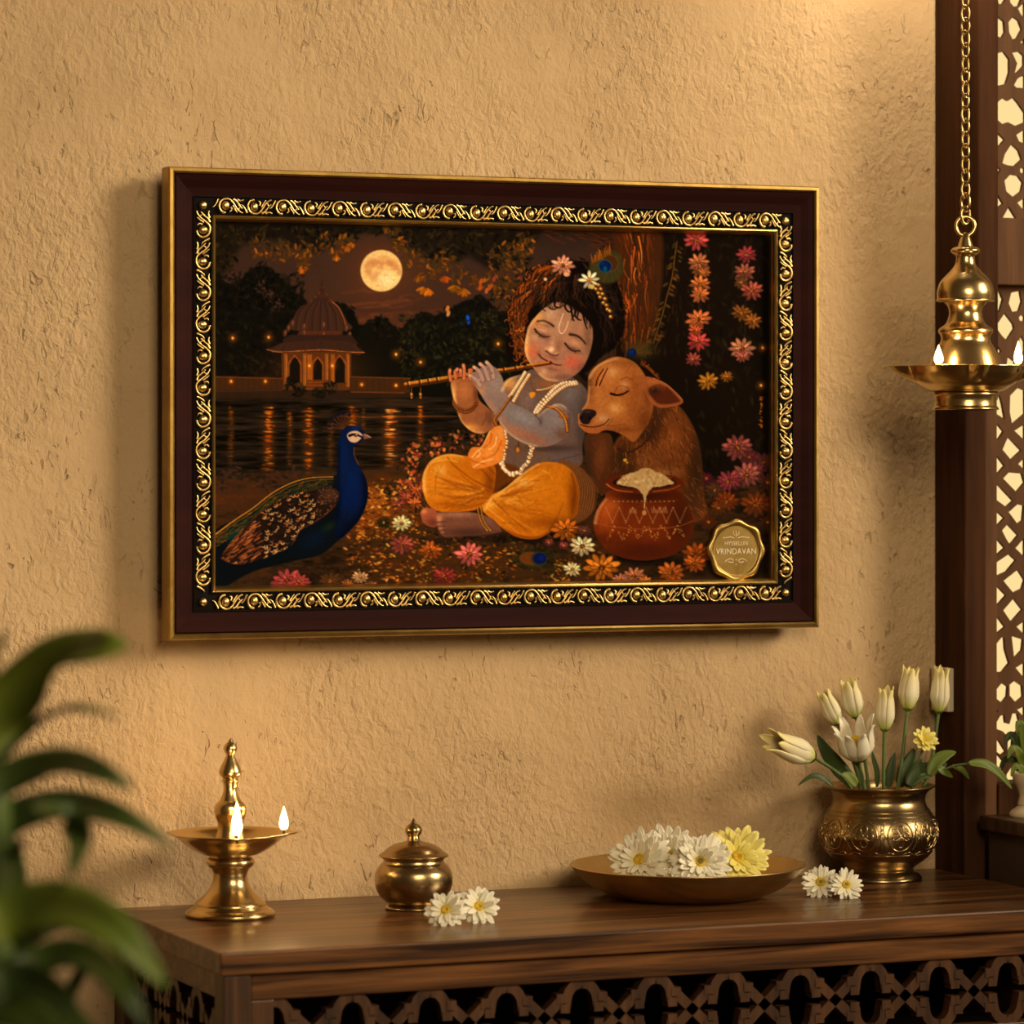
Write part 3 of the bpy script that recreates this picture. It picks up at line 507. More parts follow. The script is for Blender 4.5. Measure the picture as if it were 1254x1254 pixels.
    p.line([(789, 600), (789.5, 612), (789, 622)], 2.4, (228, 186, 120), 1.2); p.dab(789, 628, 2.6, 3, 0, (226, 156, 92))
    dots = []
    for k in range(6): x0 = 742+k*16.5; dots += [[(x0, 622), (x0+8, 640), (x0+16, 622)]]
    for q in dots:
        for t in np.linspace(0, 1, 9):
            for a_, b_ in ((q[0], q[1]), (q[1], q[2])): x, y = a_[0]+(b_[0]-a_[0])*t, a_[1]+(b_[1]-a_[1])*t; p.dab(x, y+.05*abs(x-789)*-.12, .75, .7, 0, (226, 170, 104), .75, pot)
    p.line([(728, 640), (750, 645), (789, 648), (828, 645), (848, 638)], 1, (190, 116, 60), a=.7, clip=pot); p.line([(748, 612), (789, 616), (830, 612)], .8, (170, 96, 50), a=.6, clip=pot)
    for k in range(120): x = g.uniform(744, 838); y = 652+6*math.cos((x-744)*.33)+g.uniform(-4, 4); p.dab(x, y, .8, .7, 0, (236, 166, 84), g.uniform(.4, .9), pot)
    for k in range(14): x = 752+k*5.6; p.dab(x, 614, .8, .8, 0, (240, 190, 110), .7, pot)
    for x in (775, 803, 813): 
        for k in range(5): p.line([(x+k*2-4, 628), (x+k*2-5+g.uniform(-1, 2), 622+g.uniform(-2, 2))], .7, (236, 180, 120), a=.8, clip=pot)
    # --- the child: trousers, torso
    p.blob(640, 660, 90, 8, (14, 8, 4), .8)
    sk = p.fill([(655, 452), (690, 458), (712, 470), (721, 486), (719, 515), (713, 545), (711, 570), (680, 575), (640, 585), (618, 575), (612, 540), (612, 500), (613, 476), (622, 464), (640, 458)], (126, 99, 80), 1.5)
    for x, y, rx, ry, c, a in ((625, 470, 10, 9, (236, 168, 92), .9), (618, 490, 6, 20, (200, 132, 72), .7), (700, 484, 14, 14, (138, 124, 113), .8), (714, 520, 8, 36, (74, 60, 54), .85), (650, 556, 30, 20, (128, 96, 68), .8), (690, 560, 22, 10, (120, 104, 94), .7), (670, 470, 18, 7, (170, 108, 60), .8), (645, 490, 10, 14, (150, 124, 108), .7), (676, 549, 30, 4, (70, 50, 36), .8), (696, 468, 10, 4, (80, 58, 44), .7), (704, 505, 6, 20, (112, 98, 88), .7)): p.blob(x, y, rx, ry, c, a, clip=sk)
    p.line([(660, 567), (690, 562), (712, 556)], 1, (84, 62, 48), a=.6)
    p.fill([(684, 564), (700, 567), (716, 576), (728, 596), (729, 612), (724, 630), (700, 640), (690, 600)], (138, 90, 46), 2, .95)
    for k in range(26): x = 690+k*1.5; p.line([(x-4, 566+k*.7), (x+4, 590+k*.5), (x, 632-k*.3)], 1, (176, 122, 66) if k % 2 else (96, 58, 26), a=.5)
    p.fill([(640, 578), (610, 600), (600, 616), (590, 600), (596, 575), (612, 566)], (120, 68, 18), 3)
    ll = p.fill([(568, 558), (548, 556), (529, 563), (519, 578), (517, 594), (521, 611), (528, 621.5), (543, 627), (580, 625), (594, 616), (603, 605), (606, 590), (606, 572), (590, 562)], (212, 128, 24), 1.3)
    rl = p.fill([(618, 598), (638, 581), (660, 567), (684, 567), (700, 576), (708, 592), (709, 612), (704, 633), (676, 649), (657, 657), (635, 655), (613, 645), (593, 628), (588, 620), (600, 607)], (216, 132, 26), 1.3)
    for M, L in ((ll, ((535, 590, 14, 26, (238, 160, 50), .6), (560, 600, 26, 12, (226, 142, 34), .5), (545, 560, 22, 5, (236, 164, 60), .6), (600, 590, 9, 24, (140, 74, 16), .8), (565, 618, 34, 5, (170, 92, 16), .6), (520, 600, 4, 22, (250, 176, 66), .7), (585, 575, 18, 9, (190, 108, 22), .5))),
                 (rl, ((650, 592, 18, 12, (238, 160, 52), .7), (625, 612, 16, 10, (244, 170, 64), .7), (680, 600, 18, 20, (222, 136, 28), .5), (703, 612, 8, 34, (136, 72, 14), .8), (670, 640, 30, 8, (160, 86, 14), .7), (664, 570, 22, 4, (200, 124, 40), .6), (602, 618, 8, 6, (250, 180, 76), .8), (640, 648, 20, 5, (200, 116, 24), .6)))):
        for x, y, rx, ry, c, a in L: p.blob(x, y, rx, ry, c, a, clip=M)
    for q, c, a in (([(606, 600), (580, 588), (556, 570), (548, 560)], (146, 76, 14), .7), ([(604, 603), (585, 596), (565, 582)], (160, 84, 16), .6), ([(603, 590), (590, 575), (576, 563)], (140, 72, 14), .7), ([(605, 580), (596, 570), (588, 564)], (140, 72, 14), .7), ([(540, 572), (534, 585), (533, 605)], (170, 92, 16), .5), ([(600, 610), (575, 612), (545, 622)], (150, 80, 14), .6), ([(598, 614), (580, 620), (560, 625)], (160, 86, 16), .6), ([(552, 598), (570, 600), (592, 606)], (250, 178, 72), .5), ([(530, 566), (545, 563), (560, 566)], (250, 184, 84), .6)): p.line(q, 2, c, 1, a, soft=2, clip=ll)
    for q, c, a in (([(620, 600), (640, 590), (660, 588)], (160, 86, 16), .6), ([(612, 608), (632, 603), (652, 600)], (160, 84, 16), .6), ([(616, 602), (640, 594), (664, 578)], (250, 180, 76), .5), ([(604, 612), (622, 630), (645, 650)], (146, 78, 14), .7), ([(596, 622), (614, 636), (634, 652)], (250, 176, 70), .6), ([(664, 576), (672, 580), (676, 586)], (250, 190, 96), .5), ([(700, 580), (704, 600), (700, 630)], (128, 66, 14), .6), ([(672, 650), (684, 630), (690, 615)], (150, 80, 14), .6), ([(615, 640), (640, 640), (668, 628)], (176, 100, 20), .5), ([(608, 616), (630, 612), (648, 614)], (248, 176, 74), .4), ([(640, 585), (650, 576), (662, 571)], (170, 92, 18), .6)): p.line(q, 2, c, 1, a, soft=2, clip=rl)
    for k in range(46):
        an = g.uniform(2.55, 3.75); r0, r1 = g.uniform(8, 30), g.uniform(36, 84); bend = g.uniform(-7, 7)
        q = [(602+r*math.cos(an)*1.0, 603+r*math.sin(an)*.75+bend*math.sin(3*f)) for r, f in ((r0, 0), ((r0+r1)/2, .5), (r1, 1))]; p.line(q, g.uniform(1, 3), [(146, 78, 12), (250, 180, 76), (176, 98, 16)][k % 3], .8, g.uniform(.25, .5), soft=2, clip=ll)
    for k in range(54):
        an = g.uniform(-.75, .75); r0, r1 = g.uniform(4, 40), g.uniform(40, 100); bend = g.uniform(-9, 9)
        q = [(598+r*math.cos(an), 616+r*math.sin(an)*.8+bend*math.sin(3*f)) for r, f in ((r0, 0), ((r0+r1)/2, .5), (r1, 1))]; p.line(q, g.uniform(1, 3), [(150, 80, 12), (252, 184, 80), (178, 98, 16)][k % 3], .8, g.uniform(.25, .5)*(1.1-r1/160), soft=2, clip=rl)
    p.fill([(613, 645), (635, 654), (657, 656.5), (676, 648), (675, 651), (657, 660), (633, 658)], (190, 106, 26), 1, .9)
    # feet and anklet
    f1 = p.fill([(515, 628), (518, 623), (525, 622), (534, 625), (537, 640), (531, 646), (519, 641), (516, 634)], (176, 102, 66), 1); p.blob(519, 626, 5, 4, (240, 150, 90), .8, clip=f1); p.blob(530, 640, 8, 6, (110, 62, 42), .7, clip=f1)
    f2 = p.fill([(534, 630), (541, 627), (555, 627), (572, 627), (586, 629), (604, 636), (614, 649), (610, 652), (590, 655), (560, 657), (546, 658), (540, 655), (536, 646)], (136, 90, 64), 1.2)
    for x, y, rx, ry, c, a in ((560, 630, 24, 4, (198, 140, 100), .7), (538, 634, 5, 6, (226, 150, 100), .8), (540, 646, 4, 3, (206, 130, 88), .6), (575, 652, 30, 6, (84, 52, 38), .8), (596, 638, 7, 8, (142, 104, 82), .7), (560, 640, 14, 6, (150, 98, 66), .5)): p.blob(x, y, rx, ry, c, a, clip=f2)
    for y in (639.5, 645, 650, 654): p.line([(535+max(0, y-646)*.5, y), (545, y-1)], 1, (92, 50, 34), a=.8)
    for x, y in ((538, 637), (538, 642), (539, 647.5), (542, 652)): p.blob(x, y, 2.6, 2, (226, 150, 104), .6)
    for dx in (0, 4):
        for x, y in spl([(585+dx, 622), (587+dx, 632), (591+dx, 642), (597+dx, 650)], False, 5): p.dab(x, y, 1.5, 1.2, 0, (120, 70, 20)); p.dab(x-.3, y-.4, .7, .6, 0, (240, 176, 80))
    # scarf
    sc = p.fill([(600, 527), (611, 521), (618, 528), (620, 548), (613, 565), (596, 572), (580, 574), (577, 567), (573, 558), (578, 548), (590, 546)], (230, 140, 52), 1.2)
    p.blob(600, 555, 14, 12, (246, 164, 76), .6, clip=sc); p.blob(612, 530, 7, 8, (236, 168, 104), .6, clip=sc)
    for q in ([(600, 528), (594, 540), (590, 547)], [(608, 535), (606, 545), (598, 551)], [(578, 560), (585, 552), (590, 549)], [(580, 572), (590, 566), (604, 562)], [(584, 560), (588, 556), (586, 551)]): p.line(q, 1.4, (255, 214, 146), .8, .8, clip=sc)
    for q in ([(614, 540), (606, 556), (590, 562)], [(602, 532), (600, 542), (592, 549)], [(575, 562), (582, 566), (594, 568)]): p.line(q, 1.6, (176, 92, 24), 1, .6, soft=1.5, clip=sc)
    # --- necklaces and garland
    def beads(q, r, c, n, j=0):
        L = spl(q, False, n)
        for x, y in L:
            x += g.normal(0, j); y += g.normal(0, j); p.dab(x, y+.4, r, r, 0, (110, 62, 28)); p.dab(x, y, r*.9, r*.9, 0, c); p.dab(x-r*.3, y-r*.3, r*.4, r*.4, 0, (255, 236, 196))
    p.line([(649, 462), (652, 474), (658, 482)], 1.4, (140, 84, 26)); beads([(658, 478), (664, 477.5), (672, 475.5), (680, 472)], 1.5, (200, 130, 50), 4); p.fill([(648, 482), (652, 480), (656, 482), (651, 488)], (226, 150, 40), 1); p.line([(643, 478), (641.5, 500)], 1, (150, 92, 50), a=.8)
    beads([(643, 456), (637, 466), (630, 477), (624, 486)], 2.1, (246, 196, 128), 5); beads([(648, 459), (641, 470), (635, 480), (629, 491)], 2.1, (238, 184, 116), 5)
    beads([(705, 468), (690, 469), (680, 475), (672, 483), (660, 496), (655, 505)], 2.2, (244, 200, 140), 4); beads([(706, 470), (694, 472), (684, 478), (676, 485), (666, 495), (658, 505)], 2.2, (236, 190, 128), 4)
    beads([(618, 528), (620, 540), (618, 556), (616, 568), (620, 578), (628, 582)], 1.9, (226, 168, 100), 4, .5); beads([(614, 566), (619, 576), (628, 581), (636, 577), (643, 570), (648, 562), (651, 552), (651, 545)], 2.7, (248, 206, 150), 4, .9)
    p.dab(634, 550, 3.6, 5, 0, (130, 78, 28)); p.dab(634, 551, 2, 3, 0, (206, 140, 60)); p.line([(635, 541), (635, 546)], 1.2, (60, 34, 18))
    # --- flute
    p.line([(496, 471.8), (556, 462.6), (612, 454.2), (674, 444.6)], 7.4, (88, 46, 14), 5.2, smooth=False); p.line([(496, 470.4), (556, 461.2), (612, 453), (674, 443.8)], 3, (206, 128, 42), 2.2, smooth=False); p.line([(496, 469), (556, 459.6), (612, 451.8)], 1, (250, 186, 84), .8, a=.8, smooth=False)
    for t in (.02, .1, .16, .22, .3, .68, .76, .82, .9): x, y = 496+178*t, 471.8-27.2*t; p.line([(x-.6, y-4.4+t), (x+.6, y+4.4-t)], 1.7, (42, 20, 8), a=.9); p.line([(x+1.6, y-4+t), (x+2.4, y)], .8, (255, 200, 100), a=.7)
    for x in (504, 515): p.line([(x, 475), (x, 481)], .7, (200, 140, 60)); p.dab(x, 483.5, 1.8, 2.8, 0, (170, 100, 36)); p.dab(x-.3, 482.5, .8, 1, 0, (250, 196, 110)); p.dab(x, 487, 1, 1, 0, (230, 160, 70))
    # --- back arm and hand
    ba = p.fill([(552, 469), (560, 464), (578, 462), (584, 470), (586, 488), (598, 500), (610, 512), (604, 524), (592, 531), (579, 529), (567, 519), (561, 508), (556, 492)], (170, 108, 62), 1.3)
    for x, y, rx, ry, c, a in ((568, 478, 12, 12, (206, 132, 76), .7), (556, 485, 3, 20, (244, 176, 96), .8), (575, 524, 16, 6, (240, 168, 80), .8), (590, 512, 10, 12, (150, 100, 66), .6), (583, 482, 4, 12, (110, 62, 34), .7), (600, 512, 5, 12, (110, 72, 48), .6)): p.blob(x, y, rx, ry, c, a, clip=ba)
    p.line([(596, 503), (595, 512), (590, 521)], 1, (116, 66, 34), a=.7)
    for f in ([(552, 466), (550.5, 458), (551, 453)], [(558, 463), (557, 456), (560, 452)], [(564, 460), (564, 453)], [(568, 464), (568.5, 454), (567.5, 447)], [(576, 464), (575, 456), (577, 453)]): p.line(f, 4.6, (120, 62, 32), 4.2); p.line(f, 3.6, (212, 128, 76), 3.2); p.blob(f[-1][0], f[-1][1]+1, 1.8, 2.4, (246, 172, 116), .7)
    p.dab(561, 458, 2.4, 2, 0, (186, 92, 66))
    for off in (0, 3.4): 
        for x, y in spl([(555, 491+off), (560, 498+off), (570, 502+off), (578, 499+off), (584, 492+off)], False, 6): p.dab(x, y, 1.4, 1.4, 0, (92, 44, 18)); p.dab(x-.3, y-.4, .6, .6, 0, (236, 166, 78), .8)
    # --- front arm and hand
    fa = p.fill([(618, 489), (630, 495), (643, 501), (655, 508), (660, 507.5), (671, 499), (684, 494), (695, 500), (701, 514), (697, 529), (688, 539), (673, 546), (657, 547.5), (642, 543), (625, 533), (611, 516), (608, 504)], (148, 126, 110), 1.3)
    for x, y, rx, ry, c, a in ((640, 511, 22, 7, (158, 147, 134), .8), (630, 528, 22, 7, (196, 128, 84), .7), (655, 538, 22, 7, (176, 110, 72), .7), (680, 512, 12, 10, (154, 138, 126), .7), (690, 532, 12, 8, (128, 84, 58), .7), (697, 516, 4, 16, (100, 72, 58), .7), (676, 498, 8, 3, (240, 190, 150), .7), (662, 516, 4, 7, (110, 90, 82), .6), (613, 512, 5, 9, (214, 146, 96), .6)): p.blob(x, y, rx, ry, c, a, 24 if rx > 16 else 0, clip=fa)
    p.line([(655, 508.5), (660, 513), (663, 519)], 1.3, (92, 70, 62), 1, .8)
    hn = p.fill([(576, 460), (582, 455), (590, 450), (598, 447), (605, 449), (611, 455), (616, 465), (618, 478), (624, 492), (612, 513), (604, 505), (596, 495), (588, 482), (580, 469)], (160, 130, 108), 1.3)
    for x, y, rx, ry, c, a in ((606, 470, 9, 14, (168, 143, 124), .7), (588, 478, 6, 12, (226, 158, 104), .6), (612, 496, 8, 10, (148, 124, 108), .6), (600, 500, 7, 8, (206, 144, 98), .6)): p.blob(x, y, rx, ry, c, a, clip=hn)
    for f in ([(604, 462), (602, 451), (596, 443.5)], [(598, 464), (594, 452), (588, 445.5)], [(591, 465), (587, 455), (580.5, 449.5)], [(588, 472), (581, 463), (575, 459.5)]): p.line(f, 6.2, (112, 76, 58), 4.6, .8); p.line(f, 5.2, (192, 152, 126), 3.6); p.blob(f[-1][0], f[-1][1]+.6, 2.2, 2.2, (248, 190, 130), .85)
    p.dab(576, 453.5, 3, 2.2, .2, (214, 124, 74)); p.dab(602, 457, .7, .7, 0, (90, 50, 30)); p.dab(587, 465, 1.2, 1, 0, (236, 150, 120))
    for x, y in spl([(626, 486), (620, 494), (613, 504), (606, 514), (608, 520)], False, 6): p.dab(x, y, 2, 1.7, 0, (110, 60, 18)); p.dab(x-.5, y-.5, .9, .8, 0, (232, 160, 70))
    for x, y in spl([(671, 498), (680, 500), (688, 507), (693, 516), (695, 528)], False, 6): p.dab(x, y, 2.2, 2, 0, (130, 70, 20)); p.dab(x-.4, y-.6, 1, .9, 0, (240, 172, 80))
    for x, y in ((690, 504), (694, 510), (686, 510)): p.dab(x, y, 2.2, 2.2, 0, (176, 102, 34))
    # --- head: hair, face
    hr = p.fill([(623, 440), (619, 418), (622, 402), (620, 386), (627, 369), (636, 354), (646, 340), (661, 328), (680, 322), (702, 319), (726, 323), (746, 335), (758, 352), (764, 375), (765, 398), (761, 412), (750, 428), (738, 436), (728, 446), (718, 456), (710, 450), (700, 400), (660, 400), (652, 446), (640, 446), (632, 444)], (17, 9, 5), 2)
    p.line([(708, 452), (716, 462), (724, 468)], 8, (14, 8, 5), 5, .9, soft=3)
    def curl(x, y, r, c, w, a0, sp=4.6, a=.8):
        q = [(x+r*(1-.09*k)*math.cos(a0+k*sp/6), y+r*(1-.09*k)*math.sin(a0+k*sp/6)) for k in range(7)]; p.line(q, w, c, w*.4, a)
    def lock(a, c_, e_, col, w, wob=2.2, fr=3.0, al=.85):
        ph = g.uniform(0, 6); q = []
        for k in range(15):
            t = k/14; x = (1-t)**2*a[0]+2*t*(1-t)*c_[0]+t*t*e_[0]; y = (1-t)**2*a[1]+2*t*(1-t)*c_[1]+t*t*e_[1]; dx, dy = e_[0]-a[0], e_[1]-a[1]; L = math.hypot(dx, dy)+1e-6; s_ = wob*min(1, t*2)*math.sin(ph+t*fr*6.283*L/60); q.append((x-dy/L*s_, y+dx/L*s_))
        p.line(q, w, col, w*.3, al, soft=1)
    LIT = [(196, 104, 32), (228, 140, 54), (130, 66, 22), (26, 13, 7), (160, 82, 26), (14, 8, 4), (70, 36, 16), (18, 10, 5)]
    for k in range(230):                                   # left side, lit by the lamps
        t = g.uniform(); a = (g.uniform(655, 700), g.uniform(324, 345)); e_ = (np.interp(t, [0, .5, 1], [652, 628, 640])+g.uniform(-7, 10), np.interp(t, [0, .5, 1], [352, 392, 446])+g.uniform(-8, 6)); c_ = (np.interp(t, [0, .5, 1], [650, 630, 622])+g.uniform(-6, 8), np.interp(t, [0, .5, 1], [332, 345, 372])+g.uniform(-5, 8))
        lock(a, c_, e_, LIT[g.randint(8)], g.uniform(1, 2.6), g.uniform(1.2, 3))
    for k in range(90): x = g.uniform(620, 650); y = g.uniform(378, 446); curl(x+(8 if y > 425 else 0), y, g.uniform(2, 4.6), LIT[g.randint(8)], g.uniform(.9, 1.7), g.uniform(0, 6), g.uniform(2.2, 4.2), .8)
    for k in range(150):                                   # right side and crown, in shade
        a = (g.uniform(680, 730), g.uniform(322, 345)); t = g.uniform(); e_ = (np.interp(t, [0, .5, 1], [745, 764, 745])+g.uniform(-14, 5), np.interp(t, [0, .5, 1], [345, 385, 436])+g.uniform(-8, 6)); c_ = (750+g.uniform(-10, 8), 340+t*40)
        lock(a, c_, e_, [(40, 22, 13), (8, 5, 3), (62, 36, 19), (12, 7, 4), (26, 14, 8)][g.randint(5)], g.uniform(1, 2.4), g.uniform(1.5, 3), 3, .75)
    for k in range(70): an = g.uniform(-2.9, 1.35); curl(693+(73+g.uniform(-4, 3))*math.cos(an), 385+(66+g.uniform(-4, 2))*math.sin(an), g.uniform(2.5, 5), (13, 7, 4) if math.cos(an) > -.4 else LIT[g.randint(8)], g.uniform(1, 1.8), g.uniform(0, 6), g.uniform(2.5, 4.5), .9)
    fc = p.fill([(654, 390), (648, 399), (644, 413), (642.5, 428), (646, 440), (653, 450), (661, 460), (671, 466), (685, 467.5), (700, 462), (712, 452), (720, 438), (725, 420), (726, 405), (721, 394), (708, 381), (694, 373), (679, 370), (665, 379)], (186, 134, 96), 1.5)
    for x, y, rx, ry, c, a in ((690, 384, 24, 10, (180, 134, 98), .7), (682, 396, 16, 10, (200, 152, 112), .6), (645, 425, 4, 26, (255, 190, 112), .9), (656, 388, 10, 7, (246, 176, 92), .8), (655, 398, 10, 5, (240, 160, 90), .5), (720, 415, 6, 26, (140, 100, 72), .8), (712, 450, 12, 8, (128, 92, 74), .8), (672, 458, 16, 7, (206, 146, 104), .7), (690, 462, 16, 5, (140, 98, 76), .8), (690, 436, 8, 8, (176, 130, 104), .5), (664, 420, 12, 8, (196, 140, 108), .6), (685, 405, 8, 8, (196, 146, 110), .5), (660, 446, 12, 6, (200, 134, 92), .6)): p.blob(x, y, rx, ry, c, a, clip=fc)
    p.blob(652, 430, 8, 10, (232, 120, 72), .65, clip=fc); p.blob(701, 444, 12, 10, (226, 106, 74), .7, clip=fc)
    p.blob(665, 404, 7, 4, (226, 170, 122), .8, 20, clip=fc); p.blob(703, 420, 8, 5, (214, 158, 110), .8, 25, clip=fc); p.blob(666, 398, 9, 2.5, (146, 92, 58), .5, 15, clip=fc); p.blob(707, 413, 9, 2.5, (150, 100, 66), .5, 30, clip=fc)
    p.line([(655, 403), (660, 409), (666, 412.5), (673, 412)], 2.2, (40, 20, 12), 1.3, .95); p.blob(664, 411, 9, 3.5, (70, 38, 24), .45, 22, clip=fc); p.line([(657, 408), (655, 406)], .8, (30, 15, 9)); p.line([(661, 411), (660, 413)], .8, (30, 15, 9), a=.7)
    p.line([(692, 420.5), (697, 426.5), (703, 430), (710, 429)], 2.4, (38, 19, 12), 1.3, .95); p.blob(702, 428, 9, 3.5, (70, 38, 24), .45, 25, clip=fc); p.line([(704, 430), (705, 432.5)], .8, (30, 15, 9), a=.7); p.line([(708, 430), (711, 430.5)], .8, (30, 15, 9), a=.7)
    p.line([(656, 396), (660, 401), (668, 403)], .8, (160, 100, 66), a=.6); p.line([(696, 417), (702, 414), (711, 419)], .8, (160, 104, 70), a=.5)
    p.line([(658, 393.5), (666, 393), (673, 396), (678, 399.5)], 2.0, (70, 36, 18), 2.6, .85, soft=1.4); p.line([(698, 409.5), (706, 411), (712, 415), (717, 421)], 3.2, (48, 25, 13), 1.6, .9, soft=1.2)
    p.blob(676, 420, 3, 10, (214, 160, 120), .6, 15, clip=fc); p.blob(684, 424, 4, 8, (150, 98, 66), .45, 15, clip=fc); p.blob(675, 428, 4.5, 4, (250, 196, 146), .95, clip=fc); p.blob(669, 427, 2.4, 3, (232, 166, 112), .7, clip=fc); p.blob(682, 432.5, 3, 2.2, (220, 160, 116), .7, clip=fc)
    p.line([(668.5, 430), (671, 431.5), (674, 434), (680, 435.5), (684, 434)], 1.8, (96, 46, 28), 1.4, .85, soft=1.2); p.blob(677, 438, 7, 2.4, (150, 92, 64), .6, 20, clip=fc)
    p.line([(660, 434), (663, 438), (669, 441.5), (676, 445), (683, 447), (687, 447)], 1.8, (70, 24, 18), 1.2, .95); p.blob(676, 452, 9, 2.4, (120, 74, 50), .5, 12, clip=fc); p.blob(670, 439.5, 5, 1.8, (206, 120, 90), .7, 25, clip=fc); p.blob(678, 449, 5, 1.8, (206, 112, 84), .7, 15, clip=fc); p.blob(659, 433, 3, 3, (150, 84, 56), .5, clip=fc); p.blob(672, 455, 9, 2, (150, 100, 74), .35, 10, clip=fc)
    p.line([(646, 448.5), (660, 446.6), (674, 444.4)], 5, (110, 58, 18), 4.6, 1, smooth=False); p.line([(646, 447), (660, 445.2), (673, 443.4)], 2.2, (214, 136, 54), 1.8, smooth=False); p.dab(674, 444.3, 1, 2, 0, (50, 22, 10))
    for q in ([(690, 384), (687, 392), (684.5, 400), (685.5, 407), (689, 408), (693, 403), (696, 394)],): p.line(q, 1.1, (250, 206, 156), .9, .95); p.dab(689, 402, .8, 1.5, .3, (220, 130, 80))
    for q in ([(682, 366), (679, 374), (684, 377), (690, 374)], [(690, 362), (700, 370), (704, 382), (700, 392)], [(700, 366), (708, 378), (707, 390), (712, 392)], [(706, 368), (716, 382), (719, 396)], [(712, 372), (721, 388), (723, 402)], [(672, 364), (674, 372), (669, 376)], [(664, 368), (662, 378), (655, 388)], [(699, 374), (701, 388), (703, 393)], [(714, 384), (716, 394), (719, 403)], [(676, 364), (671, 374), (678, 379), (683, 376)], [(694, 366), (692, 376), (697, 382), (702, 378)], [(668, 366), (663, 376), (668, 381)], [(708, 374), (704, 386), (709, 391)]): p.line(q, 3.4, (18, 9, 5), 1.2, .95)
    p.fill([(660, 378), (668, 352), (690, 345), (715, 352), (726, 380), (727, 412), (734, 380), (730, 340), (690, 325), (655, 350)], (15, 8, 5), 3, .9)
    for k in range(60): x = g.uniform(664, 726); lock((x, g.uniform(332, 346)), (x-4, 358), (x+(x-694)*.25+g.uniform(-5, 5), g.uniform(362, 376)+abs(x-692)*.25), [(50, 28, 16), (9, 5, 3), (28, 15, 8), (84, 46, 20)][g.randint(4)], g.uniform(1, 2.4), 2, 3, .8)
    for k in range(46): x = g.uniform(655, 690); lock((x, g.uniform(328, 340)), (x-12, 348), (x-20+g.uniform(-6, 6), g.uniform(356, 384)), LIT[g.randint(8)], g.uniform(1, 2.2), 2, 3, .85)
    for k in range(36): x = g.uniform(655, 730); y = 340+abs(x-692)*.25+g.uniform(0, 18); p.line([(x, y), (x+g.uniform(-4, 4), y+g.uniform(6, 12))], 1, (58, 34, 20) if k % 2 else (8, 5, 3), .5, .6)
    # calf's head, resting against the child's shoulder
    hd = p.fill([(708, 519), (708.5, 508), (713, 501), (719, 491), (720, 474), (721, 460), (728, 450), (740, 442), (752, 437), (764, 438), (776, 443), (785, 452), (792, 464), (799, 482), (800, 498), (796, 514), (786, 530), (776, 541), (765, 534), (752, 528), (740, 527), (731, 531), (719, 529), (712, 525)], (188, 118, 56), 1.4)
    for x, y, rx, ry, c, a in ((745, 460, 16, 14, (208, 136, 70), .7), (757, 500, 14, 12, (222, 146, 72), .75), (735, 490, 8, 18, (206, 136, 72), .6), (775, 500, 10, 24, (166, 98, 42), .6), (790, 515, 12, 18, (120, 66, 26), .7), (778, 470, 8, 18, (156, 90, 40), .6), (795, 480, 8, 20, (100, 54, 24), .7), (723, 470, 4, 22, (110, 70, 44), .6), (762, 526, 22, 5, (146, 84, 34), .7), (770, 445, 16, 6, (150, 90, 44), .6), (765, 471, 6, 4, (224, 168, 112), .7), (738, 512, 9, 6, (222, 172, 122), .7), (752, 443, 8, 5, (160, 100, 50), .6)): p.blob(x, y, rx, ry, c, a, clip=hd)
    for k in range(260):
        x, y = g.uniform(708, 800), g.uniform(438, 540); an = 2.1+g.normal(0, .4); L = g.uniform(2, 5); p.line([(x, y), (x+L*math.cos(an), y+L*math.sin(an))], .8, [(230, 160, 90), (130, 76, 34), (200, 128, 62)][k % 3], .4, a=.42, clip=hd)
    p.fill([(709.5, 506), (713, 502), (721, 501), (729, 503), (730, 508), (725, 513), (721, 519), (714, 519), (710, 514)], (32, 19, 15), 1); p.blob(720, 504, 5, 1.6, (92, 64, 52), .7); p.dab(722, 512, 2, 1.4, .6, (10, 6, 6)); p.dab(712, 511, 1.3, 2, 0, (10, 6, 6))
    p.fill([(714, 522), (724, 524), (736, 523), (736, 528), (727, 531), (717, 529)], (188, 112, 58), 1); p.line([(711, 520), (720, 522.5), (730, 522.5), (740, 519), (746, 513)], 1.3, (46, 22, 14), 1.1); p.line([(740, 521), (755, 521), (766, 519)], .8, (110, 62, 28), a=.6); p.line([(750, 513), (744, 521)], .8, (90, 50, 24), a=.5)
    p.line([(748, 482), (756, 484), (764, 482), (769, 479)], 3, (26, 13, 9), 2); p.line([(752, 481), (758, 473), (768, 474), (771, 479)], .9, (116, 68, 36), a=.7); p.line([(760, 465), (768, 462), (775, 466)], 1.2, (110, 62, 28), a=.5)
    for q in ([(730, 472), (732, 463), (739, 452)], [(734, 472), (739, 461), (744, 451)]): p.line(q, 1.8, (76, 20, 12), 1.4)
    p.line([(732, 474), (736, 462), (741, 452)], 1, (226, 150, 90), a=.6)
    p.line([(786, 446), (796, 452), (805, 462)], 4, (84, 46, 20), 2.5, .9)
    for k in range(22): x = 785+k*1.0; y = 444+k*.95; p.line([(x, y), (x+g.uniform(0, 3), y-g.uniform(1, 5))], .8, (226, 126, 36) if k % 2 else (150, 80, 26), a=.8)
    ear = p.fill([(784, 466), (790, 461), (800, 463), (815, 470), (828, 481), (836, 490), (834, 495), (822, 498), (808, 499.5), (797, 493), (791, 483)], (176, 104, 54), 1.2)
    p.fill([(795, 476), (806, 470), (818, 475), (830, 487), (832, 492), (818, 495), (806, 494), (798, 486)], (104, 52, 26), 2, .95, clip=ear); p.blob(801, 479, 7, 5, (36, 18, 10), .85, clip=ear); p.blob(800, 468, 8, 3, (196, 128, 66), .7, clip=ear); p.line([(800, 463), (815, 470), (828, 481), (836, 490)], 1.1, (224, 140, 76), .8, .8)
